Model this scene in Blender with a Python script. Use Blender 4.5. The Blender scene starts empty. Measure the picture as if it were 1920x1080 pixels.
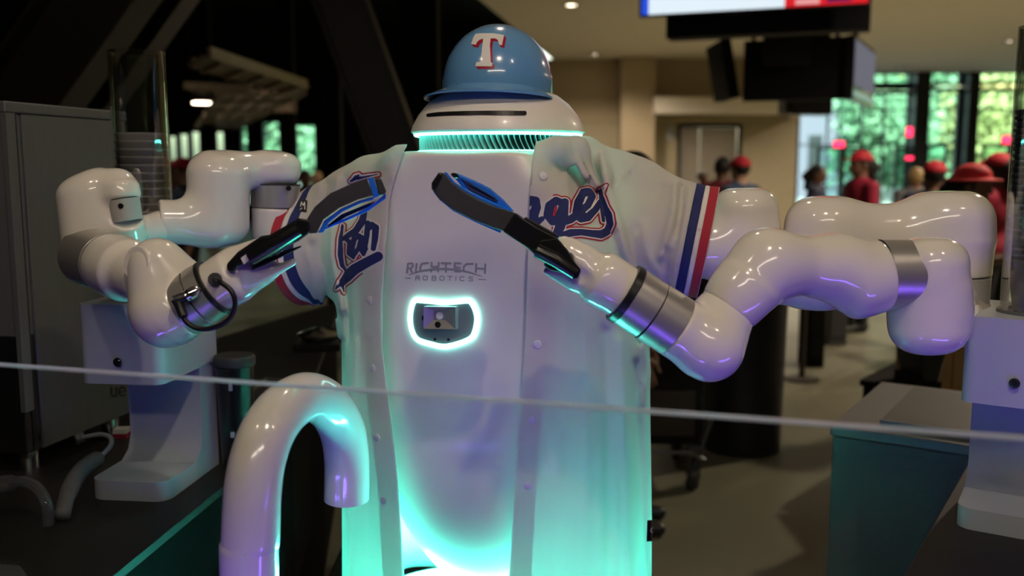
import bpy, bmesh, math, random
import numpy as np
from mathutils import Vector, Matrix
from mathutils.bvhtree import BVHTree

scene = bpy.context.scene
COL = scene.collection
R = math.radians

# ------------------------------------------------------------------ camera
F = 1760.0
PITCH = R(7.4)
CAMZ = 1.6
cam_d = bpy.data.cameras.new('camera')
cam = bpy.data.objects.new('camera', cam_d)
COL.objects.link(cam)
cam.location = (0, 0, CAMZ)
cam.rotation_euler = (R(90) - PITCH, 0, 0)
cam_d.sensor_width = 36
cam_d.lens = 36 * F / 1920
cam_d.clip_start = 0.05
cam_d.clip_end = 300
cam_d.dof.use_dof = True
cam_d.dof.focus_distance = 1.80
cam_d.dof.aperture_fstop = 2.3
scene.camera = cam

# ------------------------------------------------------------------ world, sun, exposure
w = bpy.data.worlds.new('world')
scene.world = w
w.use_nodes = True
nt = w.node_tree
nt.nodes.clear()
out = nt.nodes.new('ShaderNodeOutputWorld')
bg = nt.nodes.new('ShaderNodeBackground')
sky = nt.nodes.new('ShaderNodeTexSky')
sky.sky_type = 'NISHITA'
sky.sun_disc = False
sky.sun_elevation = R(48)
sky.sun_rotation = R(150)
sky.air_density = 1.6
sky.dust_density = 3.0
bg.inputs[1].default_value = 0.8
nt.links.new(sky.outputs[0], bg.inputs[0])
nt.links.new(bg.outputs[0], out.inputs[0])

def light(name, kind, loc, target, energy, color, size=0.1, **kw):
    d = bpy.data.lights.new(name, kind)
    o = bpy.data.objects.new(name, d)
    COL.objects.link(o)
    o.location = loc
    if target is not None:
        o.rotation_euler = (Vector(target) - Vector(loc)).to_track_quat('-Z', 'Y').to_euler()
    d.energy = energy
    d.color = color
    if kind in ('POINT', 'SPOT'):
        d.shadow_soft_size = size
    if kind == 'SPOT':
        d.spot_size = kw.get('angle', R(70))
        d.spot_blend = 0.5
    if kind == 'AREA':
        d.shape = 'RECTANGLE'
        d.size = size
        d.size_y = kw.get('size_y', size)
    if kind == 'SUN':
        d.angle = R(0.6)
    return o

WARM = (1.0, 0.82, 0.62)
light('sun', 'SUN', (0, -10, 30), (8, 34, 0), 27.0, (1, 0.95, 0.85))
# kiosk downlights above the counter
light('kiosk_spot', 'SPOT', (0.35, 0.25, 3.6), (-0.05, 1.9, 1.3), 84, WARM, 0.035, angle=R(60))
light('kiosk_spot', 'SPOT', (-1.3, 0.4, 3.7), (-0.3, 1.8, 1.2), 25, WARM, 0.05, angle=R(60))
light('kiosk_spot', 'SPOT', (1.7, 0.3, 3.7), (0.7, 1.9, 1.2), 25, WARM, 0.05, angle=R(60))
light('kiosk_spot', 'SPOT', (0.1, 3.6, 3.9), (0.0, 2.2, 1.4), 30, WARM, 0.06, angle=R(75))
# tube lamp over the queue in front of the kiosk
light('tube_lamp', 'AREA', (0.2, -1.6, 3.3), (0, 2, 1.2), 24, (1.0, 0.86, 0.70), 2.6, size_y=0.12)
# violet LED strip lights along the front of the kiosk counter, lighting upwards
VIOLET = (0.22, 0.10, 1.0)
light('violet_led', 'AREA', (-0.15, 1.08, 0.74), (-0.1, 1.85, 1.0), 3.7, VIOLET, 0.7, size_y=0.03)
light('violet_led', 'AREA', (0.95, 1.00, 0.80), (0.8, 1.75, 1.3), 3.2, VIOLET, 0.7, size_y=0.03)
light('violet_led', 'AREA', (-0.80, 1.30, 0.75), (-0.6, 1.75, 1.4), 1.7, VIOLET, 0.5, size_y=0.03)
# hall downlights (some near a soffit fixture, the rest added without one to light the hall)
HALL = [(1.9, 20.6, 4.15, 60), (3.9, 17.5, 4.15, 60), (9.7, 22.3, 4.15, 90), (8.6, 15.7, 4.15, 90),
        (5.6, 18.6, 4.15, 70), (1.0, 15.4, 4.15, 50), (7.2, 12.5, 4.15, 120), (4.8, 6.6, 4.15, 80), (8.5, 8.5, 4.15, 110)]
for (x, y, z, e) in HALL:
    light('hall_downlight', 'SPOT', (x, y, z - 0.03), (x, y, 0), e * 7.4, WARM, 0.09, angle=R(150))
for (x, y) in ((-6, 9), (-4, 14), (-9, 18)):
    light('truss_lamp', 'SPOT', (x, y, 4.6), (x, y, 0), 110, WARM, 0.12, angle=R(140))

vs = scene.view_settings
vs.view_transform = 'Standard'
vs.look = 'None'
vs.gamma = 1
vs.use_curve_mapping = False
vs.exposure = -0.25
scene.cycles.max_bounces = 8
scene.cycles.transparent_max_bounces = 24
scene.cycles.caustics_reflective = False
scene.cycles.caustics_refractive = False

# ------------------------------------------------------------------ helpers: pixel of the photo -> point at a real depth
ct, st_ = math.cos(PITCH), math.sin(PITCH)
def ray(px, py):
    a = (px - 960) / F
    b = -(py - 540) / F
    return a, ct + b * st_, -st_ + b * ct
def P(px, py, Y):
    x, y, z = ray(px, py)
    s = Y / y
    return np.array([x * s, Y, CAMZ + z * s])
def PZ(px, py, Z):
    x, y, z = ray(px, py)
    s = (Z - CAMZ) / z
    return np.array([x * s, y * s, Z])
def RM(r, py, Y):
    return r / F * Y / ray(960, py)[1]
def proj(V):
    V = np.asarray(V, float)
    d = V[:, 1] * ct - (V[:, 2] - CAMZ) * st_
    u = V[:, 1] * st_ + (V[:, 2] - CAMZ) * ct
    return 960 + F * V[:, 0] / d, 540 - F * u / d

# ------------------------------------------------------------------ materials
MATS = {}
def mat(name, color, rough=0.5, metal=0.0, coat=0.0, noise=0.0, nscale=30.0, bump=0.0, emit=None, estr=0.0, spec=0.5, stretch=None, sheen=0.0):
    m = bpy.data.materials.new(name)
    m.use_nodes = True
    n = m.node_tree
    b = n.nodes['Principled BSDF']
    b.inputs['Base Color'].default_value = (*color, 1)
    b.inputs['Roughness'].default_value = rough
    b.inputs['Metallic'].default_value = metal
    b.inputs['Coat Weight'].default_value = coat
    b.inputs['Coat Roughness'].default_value = 0.04
    b.inputs['Specular IOR Level'].default_value = spec
    b.inputs['Sheen Weight'].default_value = sheen
    if emit:
        b.inputs['Emission Color'].default_value = (*emit, 1)
        b.inputs['Emission Strength'].default_value = estr
    if noise or bump:
        tc = n.nodes.new('ShaderNodeTexCoord')
        mp = n.nodes.new('ShaderNodeMapping')
        if stretch:
            mp.inputs['Scale'].default_value = stretch
        tx = n.nodes.new('ShaderNodeTexNoise')
        tx.inputs['Scale'].default_value = nscale
        tx.inputs['Detail'].default_value = 5
        n.links.new(tc.outputs['Object'], mp.inputs[0])
        n.links.new(mp.outputs[0], tx.inputs['Vector'])
        if noise:
            mx = n.nodes.new('ShaderNodeMix')
            mx.data_type = 'RGBA'
            mx.inputs[6].default_value = (*[max(0, c * (1 - noise)) for c in color], 1)
            mx.inputs[7].default_value = (*[min(1, c * (1 + noise)) for c in color], 1)
            n.links.new(tx.outputs['Fac'], mx.inputs[0])
            n.links.new(mx.outputs[2], b.inputs['Base Color'])
        if bump:
            bp = n.nodes.new('ShaderNodeBump')
            bp.inputs['Strength'].default_value = bump
            bp.inputs['Distance'].default_value = 0.002
            n.links.new(tx.outputs['Fac'], bp.inputs['Height'])
            n.links.new(bp.outputs[0], b.inputs['Normal'])
    MATS[name] = m
    return m

def clear_mat(name, tint=(1, 1, 1), gloss=0.12, milky=0.0, mcol=(0.8, 0.8, 0.8), rough=0.02):
    m = bpy.data.materials.new(name)
    m.use_nodes = True
    n = m.node_tree
    n.nodes.clear()
    o = n.nodes.new('ShaderNodeOutputMaterial')
    t = n.nodes.new('ShaderNodeBsdfTransparent')
    t.inputs[0].default_value = (*tint, 1)
    g = n.nodes.new('ShaderNodeBsdfGlossy')
    g.inputs['Roughness'].default_value = rough
    fr = n.nodes.new('ShaderNodeLayerWeight')
    fr.inputs[0].default_value = 0.25
    mr = n.nodes.new('ShaderNodeMath')
    mr.operation = 'MULTIPLY_ADD'
    mr.inputs[1].default_value = 0.45
    mr.inputs[2].default_value = gloss
    mr.use_clamp = True
    n.links.new(fr.outputs['Fresnel'], mr.inputs[0])
    mx = n.nodes.new('ShaderNodeMixShader')
    n.links.new(mr.outputs[0], mx.inputs[0])
    n.links.new(t.outputs[0], mx.inputs[1])
    n.links.new(g.outputs[0], mx.inputs[2])
    last = mx
    if milky:
        d = n.nodes.new('ShaderNodeBsdfDiffuse')
        d.inputs[0].default_value = (*mcol, 1)
        tl = n.nodes.new('ShaderNodeBsdfTranslucent')
        tl.inputs[0].default_value = (*mcol, 1)
        a = n.nodes.new('ShaderNodeMixShader')
        a.inputs[0].default_value = 0.5
        n.links.new(d.outputs[0], a.inputs[1])
        n.links.new(tl.outputs[0], a.inputs[2])
        m2 = n.nodes.new('ShaderNodeMixShader')
        m2.inputs[0].default_value = milky
        n.links.new(mx.outputs[0], m2.inputs[1])
        n.links.new(a.outputs[0], m2.inputs[2])
        last = m2
    n.links.new(last.outputs[0], o.inputs[0])
    return m

def cloth_mat(name, color, trans=0.45, scale=500):
    m = bpy.data.materials.new(name)
    m.use_nodes = True
    n = m.node_tree
    b = n.nodes['Principled BSDF']
    b.inputs['Base Color'].default_value = (*color, 1)
    b.inputs['Roughness'].default_value = 0.8
    b.inputs['Sheen Weight'].default_value = 0.15
    tc = n.nodes.new('ShaderNodeTexCoord')
    v = n.nodes.new('ShaderNodeTexVoronoi')
    v.inputs['Scale'].default_value = scale
    n.links.new(tc.outputs['Object'], v.inputs['Vector'])
    tx = n.nodes.new('ShaderNodeTexNoise')
    tx.inputs['Scale'].default_value = 14
    tx.inputs['Detail'].default_value = 3
    n.links.new(tc.outputs['Object'], tx.inputs['Vector'])
    bp = n.nodes.new('ShaderNodeBump')
    bp.inputs['Strength'].default_value = 0.15
    bp.inputs['Distance'].default_value = 0.001
    n.links.new(v.outputs['Distance'], bp.inputs['Height'])
    bp2 = n.nodes.new('ShaderNodeBump')
    bp2.inputs['Strength'].default_value = 0.35
    bp2.inputs['Distance'].default_value = 0.012
    n.links.new(tx.outputs['Fac'], bp2.inputs['Height'])
    n.links.new(bp.outputs[0], bp2.inputs['Normal'])
    n.links.new(bp2.outputs[0], b.inputs['Normal'])
    t = n.nodes.new('ShaderNodeBsdfTranslucent')
    t.inputs[0].default_value = (*color, 1)
    mx = n.nodes.new('ShaderNodeMixShader')
    mx.inputs[0].default_value = trans
    o = n.nodes['Material Output']
    n.links.new(b.outputs[0], mx.inputs[1])
    n.links.new(t.outputs[0], mx.inputs[2])
    n.links.new(mx.outputs[0], o.inputs[0])
    return m

def emit_mat(name, color, strength):
    m = bpy.data.materials.new(name)
    m.use_nodes = True
    n = m.node_tree
    n.nodes.clear()
    o = n.nodes.new('ShaderNodeOutputMaterial')
    e = n.nodes.new('ShaderNodeEmission')
    e.inputs[0].default_value = (*color, 1)
    e.inputs[1].default_value = strength
    n.links.new(e.outputs[0], o.inputs[0])
    return m

CYAN = (0.10, 1.0, 0.74)
M_white = mat('gloss_white', (0.80, 0.755, 0.69), 0.16, coat=0.6, noise=0.015, nscale=6)
M_shell = mat('satin_white', (0.80, 0.76, 0.71), 0.33, coat=0.1, noise=0.015, nscale=8)
M_silver = mat('brushed_silver', (0.55, 0.53, 0.50), 0.36, 0.75, noise=0.05, nscale=60, stretch=(1, 1, 12))
M_bandgrey = mat('grey_plastic', (0.42, 0.41, 0.40), 0.4, coat=0.1, noise=0.03)
M_seam = mat('dark_seam', (0.03, 0.03, 0.035), 0.5, noise=0.1)
M_black = mat('black_plastic', (0.008, 0.008, 0.009), 0.28, coat=0.2, noise=0.2)
M_pad = mat('dark_rubber', (0.035, 0.033, 0.034), 0.5, noise=0.25, nscale=60, bump=0.2)
M_blue = mat('blue_rubber', (0.01, 0.16, 0.80), 0.42, noise=0.08)
M_cable = mat('black_cable', (0.01, 0.01, 0.012), 0.35)
M_chrome = mat('chrome', (0.75, 0.75, 0.76), 0.12, 1.0, noise=0.02)
M_steel = mat('stainless', (0.17, 0.18, 0.185), 0.42, 0.5, noise=0.12, nscale=8, stretch=(14, 14, 1))
M_steel_d = mat('stainless_dark', (0.09, 0.09, 0.095), 0.45, 0.4, noise=0.15, nscale=10, stretch=(1, 1, 10))
M_powder = mat('powder_white', (0.40, 0.43, 0.48), 0.45, noise=0.02, bump=0.06, nscale=300)
M_counter = mat('dark_stone', (0.0125, 0.012, 0.0115), 0.5, noise=0.5, nscale=160, bump=0.08, spec=0.3)
M_kick = mat('black_laminate', (.003, .003, .003), .8, noise=.2, spec=.05)
M_cloth = cloth_mat('white_knit', (0.84, 0.80, 0.76), 0.44)
M_navy = mat('navy_twill', (0.012, 0.02, 0.12), 0.75, noise=0.1, nscale=300)
M_red = mat('red_twill', (0.42, 0.015, 0.04), 0.75, noise=0.08, nscale=300)
M_wtwill = mat('white_twill', (0.78, 0.75, 0.74), 0.75, noise=0.02, nscale=300)
M_button = mat('pearl_button', (0.72, 0.71, 0.74), 0.3, coat=0.3, noise=0.04)
M_helmet = mat('powder_blue_gloss', (0.13, 0.32, 0.60), 0.20, coat=0.8, noise=0.03, nscale=5)
M_decalw = mat('decal_white', (0.80, 0.78, 0.76), 0.3, coat=0.4, noise=0.02)
M_decalr = mat('decal_red', (0.38, 0.01, 0.04), 0.3, coat=0.4, noise=0.05)
M_print = mat('grey_print', (0.33, 0.32, 0.33), 0.45, noise=0.05)
M_ring = emit_mat('cyan_ring', (0.30, 1.0, 0.86), 7.0)
M_neck = emit_mat('cyan_neck', (0.12, 1.0, 0.78), 17.0)
M_base = emit_mat('cyan_base', (0.07, 1.0, 0.84), 225.0)
M_base_f = emit_mat('cyan_base_front', (0.09, 1.0, 0.80), 95.0)
M_fin = mat('vent_fin', (0.24, 0.28, 0.28), 0.35, noise=0.03)
M_glass = clear_mat('clear_glass', (0.97, 0.98, 0.98), 0.025)
M_gedge = clear_mat('polished_glass_edge', (0.6, 0.65, 0.8), 0.3, milky=0.85, mcol=(0.85, 0.86, 1.0))
M_tube = clear_mat('clear_acrylic', (0.96, 0.97, 0.97), 0.14, rough=0.025)
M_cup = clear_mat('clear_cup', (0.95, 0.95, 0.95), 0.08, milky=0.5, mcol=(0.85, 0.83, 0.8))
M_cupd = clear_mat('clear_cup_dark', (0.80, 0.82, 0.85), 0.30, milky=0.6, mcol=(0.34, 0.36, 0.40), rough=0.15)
M_hose = clear_mat('clear_hose', (0.75, 0.75, 0.75), 0.15, milky=0.2, mcol=(0.4, 0.4, 0.42))
M_ghose = mat('grey_foam', (0.10, 0.10, 0.105), 0.7, noise=0.2, nscale=80, bump=0.3)

# ------------------------------------------------------------------ objects
def origin_of(o):
    v = Vector((0, 0, 0))
    while o is not None:
        v += o.location
        o = o.parent
    return v

def tag(o, label=None, cat=None, group=None, kind=None):
    if label: o['label'] = label
    if cat: o['category'] = cat
    if group: o['group'] = group
    if kind: o['kind'] = kind
    return o

def empty(name, loc, label=None, cat=None, group=None, rz=0):
    o = bpy.data.objects.new(name, None)
    COL.objects.link(o)
    o.location = loc
    o.rotation_euler = (0, 0, rz)
    o.empty_display_size = 0.1
    return tag(o, label, cat, group)

def mk(name, V, Fc, m, parent=None, smooth=False, bevel=0, label=None, cat=None, group=None, kind=None, local=False, auto=False, at=None):
    """V in world coordinates (or the parent's local frame when local=True)."""
    V = np.asarray(V, float)
    if parent is not None:
        o0 = np.array(origin_of(parent)) if not local else np.zeros(3)
        loc = np.zeros(3)
    else:
        loc = np.array([(V[:, 0].min() + V[:, 0].max()) / 2, (V[:, 1].min() + V[:, 1].max()) / 2, V[:, 2].min()]) if at is None else np.array(at)
        o0 = loc
    me = bpy.data.meshes.new(name)
    me.from_pydata((V - o0).tolist(), [], [list(map(int, f)) for f in Fc])
    me.validate()
    me.materials.append(m)
    if smooth or auto:
        me.polygons.foreach_set('use_smooth', [True] * len(me.polygons))
        if auto:
            me.set_sharp_from_angle(angle=R(38))
    o = bpy.data.objects.new(name, me)
    COL.objects.link(o)
    o.location = loc
    if parent is not None:
        o.parent = parent
    if bevel:
        b = o.modifiers.new('bevel', 'BEVEL')
        b.width = bevel
        b.segments = 3
        b.limit_method = 'ANGLE'
        b.angle_limit = R(40)
    return tag(o, label, cat, group, kind)

class MB:
    def __init__(s):
        s.V = []; s.F = []
    def add(s, V, Fc):
        n = len(s.V)
        s.V += [tuple(map(float, v)) for v in V]
        s.F += [[i + n for i in f] for f in Fc]
        return s
    def hexa(s, c):       # 8 corners: bottom 4 (ccw from above), top 4
        return s.add(c, [(3, 2, 1, 0), (4, 5, 6, 7), (0, 1, 5, 4), (1, 2, 6, 5), (2, 3, 7, 6), (3, 0, 4, 7)])
    def box(s, x0, y0, z0, x1, y1, z1):
        return s.hexa([(x0, y0, z0), (x1, y0, z0), (x1, y1, z0), (x0, y1, z0), (x0, y0, z1), (x1, y0, z1), (x1, y1, z1), (x0, y1, z1)])
    def obox(s, c, ang, hx, hy, z0, z1):   # box turned by ang about z at centre c
        ca, sa = math.cos(ang), math.sin(ang)
        q = [(c[0] + ca * x - sa * y, c[1] + sa * x + ca * y) for x, y in ((-hx, -hy), (hx, -hy), (hx, hy), (-hx, hy))]
        return s.hexa([(x, y, z0) for x, y in q] + [(x, y, z1) for x, y in q])
    def slab(s, A, B, z0, z1, t):          # upright slab with front face from A to B
        A = np.array(A[:2], float); B = np.array(B[:2], float)
        d = (B - A) / np.linalg.norm(B - A)
        nrm = np.array([-d[1], d[0]]) * t
        q = [A, B, B + nrm, A + nrm]
        return s.hexa([(*p, z0) for p in q] + [(*p, z1) for p in q])
    def bar(s, a, b, w, h, up=(0, 0, 1)):  # rectangular bar
        a = Vector(a); b = Vector(b)
        d = (b - a).normalized()
        x = d.cross(Vector(up))
        if x.length < 1e-4: x = d.cross(Vector((1, 0, 0)))
        x.normalize()
        y = x.cross(d).normalized()
        c = []
        for p in (a, b):
            for sx, sy in ((-1, -1), (1, -1), (1, 1), (-1, 1)):
                c.append(p + x * sx * w / 2 + y * sy * h / 2)
        return s.add(c, [(0, 1, 2, 3), (7, 6, 5, 4), (0, 4, 5, 1), (1, 5, 6, 2), (2, 6, 7, 3), (3, 7, 4, 0)])
    def build(s, name, m, parent=None, **kw):
        return mk(name, s.V, s.F, m, parent, **kw)

def catmull(pts, n=8):
    pts = np.asarray(pts, float)
    p = np.vstack([2 * pts[0] - pts[1], pts, 2 * pts[-1] - pts[-2]])
    out = []
    for i in range(1, len(p) - 2):
        for k in range(n):
            t = k / n
            out.append(0.5 * (2 * p[i] + (p[i + 1] - p[i - 1]) * t + (2 * p[i - 1] - 5 * p[i] + 4 * p[i + 1] - p[i + 2]) * t * t
                              + (3 * p[i] - p[i - 1] - 3 * p[i + 1] + p[i + 2]) * t ** 3))
    out.append(pts[-1])
    return np.array(out)

def tube(path, radii, seg=16, closed=False, caps=True):
    path = np.asarray(path, float)
    n = len(path)
    radii = np.broadcast_to(np.asarray(radii, float), (n,))
    T = np.zeros_like(path)
    for i in range(n):
        a = path[(i - 1) % n] if (closed or i > 0) else path[i]
        b = path[(i + 1) % n] if (closed or i < n - 1) else path[i]
        T[i] = (b - a) / (np.linalg.norm(b - a) + 1e-12)
    up = np.array([0, 0, 1.0])
    if abs(T[0] @ up) > 0.9: up = np.array([1.0, 0, 0])
    N = np.cross(T[0], up); N /= np.linalg.norm(N)
    V = []
    for i in range(n):
        N = N - T[i] * (N @ T[i]); N /= np.linalg.norm(N)
        B = np.cross(T[i], N)
        for k in range(seg):
            a = 2 * math.pi * k / seg
            V.append(path[i] + radii[i] * (math.cos(a) * N + math.sin(a) * B))
    Fc = []
    m = n if closed else n - 1
    for i in range(m):
        j = (i + 1) % n
        for k in range(seg):
            l = (k + 1) % seg
            Fc.append((i * seg + k, i * seg + l, j * seg + l, j * seg + k))
    if caps and not closed:
        Fc.append(list(range(seg))[::-1])
        Fc.append([(n - 1) * seg + k for k in range(seg)])
    return V, Fc

def lathe(profile, c=(0, 0, 0), seg=32):
    V = []; Fc = []
    n = len(profile)
    for (r, z) in profile:
        for k in range(seg):
            a = 2 * math.pi * k / seg
            V.append((c[0] + r * math.cos(a), c[1] + r * math.sin(a), c[2] + z))
    for i in range(n - 1):
        for k in range(seg):
            l = (k + 1) % seg
            Fc.append((i * seg + k, i * seg + l, (i + 1) * seg + l, (i + 1) * seg + k))
    return V, Fc

def prism(front, back):
    n = len(front)
    V = list(front) + list(back)
    Fc = [list(range(n))[::-1], list(range(n, 2 * n))]
    for i in range(n):
        j = (i + 1) % n
        Fc.append((i, j, n + j, n + i))
    return V, Fc

def px_prism(pts, Y, t, Y2=None):
    """solid plate from an outline of (px, py) or (px, py, Y) points; t metres thick, away from the camera"""
    fr = [P(p[0], p[1], p[2] if len(p) > 2 else Y) for p in pts]
    c = np.mean(fr, axis=0) - np.array([0, 0, CAMZ]); c /= np.linalg.norm(c)
    bk = [f + c * t for f in fr]
    return prism(fr, bk)

def tessel(V, Fc):
    out = []
    for f in Fc:
        if len(f) <= 4: out.append(f)
        else:
            from mathutils.geometry import tessellate_polygon
            for t in tessellate_polygon([[Vector(V[i]) for i in f]]):
                out.append([f[i] for i in t])
    return V, out

# ------------------------------------------------------------------ signed-distance modelling
def fdot(a, b): return np.einsum('ij,ij->i', a, b)
def prim(fn, lo, hi):
    fn.lo = np.array(lo, float); fn.hi = np.array(hi, float)
    return fn
def cap(a, b, ra, rb):
    a = np.array(a, float); b = np.array(b, float); ba = b - a; L = ba @ ba + 1e-12
    def f(p):
        h = np.clip(((p - a) @ ba) / L, 0, 1)
        return np.linalg.norm(p - a - h[:, None] * ba, axis=1) - (ra + (rb - ra) * h)
    r = max(ra, rb)
    return prim(f, np.minimum(a, b) - r, np.maximum(a, b) + r)
def rcyl(a, b, ra, rb=None, ro=0.005):
    rb = ra if rb is None else rb
    a = np.array(a, float); b = np.array(b, float); ba = b - a; L = np.linalg.norm(ba); u = ba / L
    def f(p):
        t = (p - a) @ u
        rad = np.linalg.norm(p - a - t[:, None] * u, axis=1)
        h = np.clip(t / L, 0, 1)
        q0 = rad - (ra + (rb - ra) * h) + ro
        q1 = np.abs(t - L / 2) - L / 2 + ro
        return np.minimum(np.maximum(q0, q1), 0) + np.sqrt(np.maximum(q0, 0) ** 2 + np.maximum(q1, 0) ** 2) - ro
    r = max(ra, rb)
    return prim(f, np.minimum(a, b) - r, np.maximum(a, b) + r)
def ell(c, r, ang=0.0):
    c = np.array(c, float); r = np.array(r, float)
    ca, sa = math.cos(ang), math.sin(ang)
    def f(p):
        q = p - c
        q = np.stack([ca * q[:, 0] + sa * q[:, 1], -sa * q[:, 0] + ca * q[:, 1], q[:, 2]], 1)
        k0 = np.linalg.norm(q / r, axis=1); k1 = np.linalg.norm(q / (r * r), axis=1)
        return k0 * (k0 - 1) / (k1 + 1e-9)
    m = max(r[0], r[1])
    return prim(f, c - [m, m, r[2]], c + [m, m, r[2]])
def rbox(c, h, ro, ang=0.0):
    c = np.array(c, float); h = np.array(h, float)
    ca, sa = math.cos(ang), math.sin(ang)
    def f(p):
        q = p - c
        q = np.abs(np.stack([ca * q[:, 0] + sa * q[:, 1], -sa * q[:, 0] + ca * q[:, 1], q[:, 2]], 1)) - h + ro
        return np.minimum(q.max(1), 0) + np.linalg.norm(np.maximum(q, 0), axis=1) - ro
    m = math.hypot(h[0], h[1])
    return prim(f, c - [m, m, h[2]], c + [m, m, h[2]])

class Sdf:
    def __init__(s, k=0.01): s.p = []; s.k = k; s.disp = None
    def add(s, f, k=None): s.p.append((f, s.k if k is None else k, 1)); return s
    def sub(s, f, k=0.004): s.p.append((f, k, -1)); return s
    def cut(s, f, k=0.004): s.p.append((f, k, 2)); return s
    def __call__(s, P_):
        d = None
        for f, k, m in s.p:
            e = f(P_)
            if d is None: d = e; continue
            if m == 1:
                h = np.maximum(k - np.abs(d - e), 0) / k if k > 0 else 0
                d = np.minimum(d, e) - h * h * k * 0.25
            else:
                e = -e if m == -1 else e
                h = np.maximum(k - np.abs(d - e), 0) / k if k > 0 else 0
                d = np.maximum(d, e) + h * h * k * 0.25
        if s.disp is not None: d = d + s.disp(P_)
        return d

def mesh_sdf(S, h, newton=3):
    fs = [f for f, k, m in S.p if m == 1]
    lo = np.min([f.lo for f in fs], axis=0) - 3 * h - 0.01
    hi = np.max([f.hi for f in fs], axis=0) + 3 * h + 0.01
    B = 6
    nb = np.ceil((hi - lo) / (h * B)).astype(int)
    bi = np.stack(np.meshgrid(*[np.arange(k) for k in nb], indexing='ij'), -1).reshape(-1, 3)
    bc = lo + (bi + 0.5) * B * h
    bf = S(bc)
    near = np.abs(bf) < B * h * 0.87 * 1.5 + 0.02
    D = np.empty(tuple(nb * B), np.float32)
    D6 = D.reshape(nb[0], B, nb[1], B, nb[2], B)
    D6[...] = np.where(bf < 0, -1.0, 1.0).reshape(nb[0], 1, nb[1], 1, nb[2], 1)
    off = np.stack(np.meshgrid(*[np.arange(B)] * 3, indexing='ij'), -1).reshape(-1, 3)
    sel = bi[near]
    for c0 in range(0, len(sel), 1500):
        sb = sel[c0:c0 + 1500]
        idx = (sb[:, None, :] * B + off[None]).reshape(-1, 3)
        v = S(lo + idx * h)
        D[idx[:, 0], idx[:, 1], idx[:, 2]] = v
    s = D < 0
    n = np.array(D.shape)
    cnt = np.zeros(tuple(n - 1), np.int8)
    for dx in (0, 1):
        for dy in (0, 1):
            for dz in (0, 1):
                cnt += s[dx:n[0] - 1 + dx, dy:n[1] - 1 + dy, dz:n[2] - 1 + dz]
    act = (cnt > 0) & (cnt < 8)
    ci = np.argwhere(act)
    ids = -np.ones(act.shape, int)
    ids[act] = np.arange(len(ci))
    acc = np.zeros((len(ci), 3)); wgt = np.zeros(len(ci))
    cor = [(i, j, k) for i in (0, 1) for j in (0, 1) for k in (0, 1)]
    for a in cor:
        for ax in range(3):
            if a[ax]: continue
            b = list(a); b[ax] = 1
            da = D[ci[:, 0] + a[0], ci[:, 1] + a[1], ci[:, 2] + a[2]]
            db = D[ci[:, 0] + b[0], ci[:, 1] + b[1], ci[:, 2] + b[2]]
            x = (da < 0) != (db < 0)
            t = np.where(x, da / np.where(x, da - db, 1), 0)
            q = np.tile(np.array(a, float), (len(ci), 1)); q[:, ax] = t
            acc += q * x[:, None]; wgt += x
    V = lo + (ci + acc / wgt[:, None]) * h
    Fs = []
    for ax in range(3):
        o1, o2 = (ax + 1) % 3, (ax + 2) % 3
        sl0 = [slice(1, -1)] * 3; sl1 = [slice(1, -1)] * 3
        sl0[ax] = slice(0, -1); sl1[ax] = slice(1, None)
        s0 = s[tuple(sl0)]; s1 = s[tuple(sl1)]
        e = np.argwhere(s0 != s1)
        if not len(e): continue
        g = e.copy(); g[:, o1] += 1; g[:, o2] += 1
        inside = s0[e[:, 0], e[:, 1], e[:, 2]]
        def at(d1, d2):
            q = g.copy(); q[:, o1] += d1; q[:, o2] += d2
            return ids[q[:, 0], q[:, 1], q[:, 2]]
        a, b, c, d = at(-1, -1), at(0, -1), at(0, 0), at(-1, 0)
        Q = np.stack([a, b, c, d], 1)
        Q[~inside] = Q[~inside][:, ::-1]
        Fs.append(Q)
    Q = np.vstack(Fs)
    Q = Q[(Q >= 0).all(1)]
    eps = h * 0.2
    for _ in range(newton):
        f0 = S(V)
        G = np.stack([(S(V + np.eye(3)[i] * eps) - f0) / eps for i in range(3)], 1)
        g2 = np.maximum((G * G).sum(1), 0.05)
        step = np.clip(f0 / g2, -h * 0.6, h * 0.6)
        V = V - G * step[:, None]
    return V, Q

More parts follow.
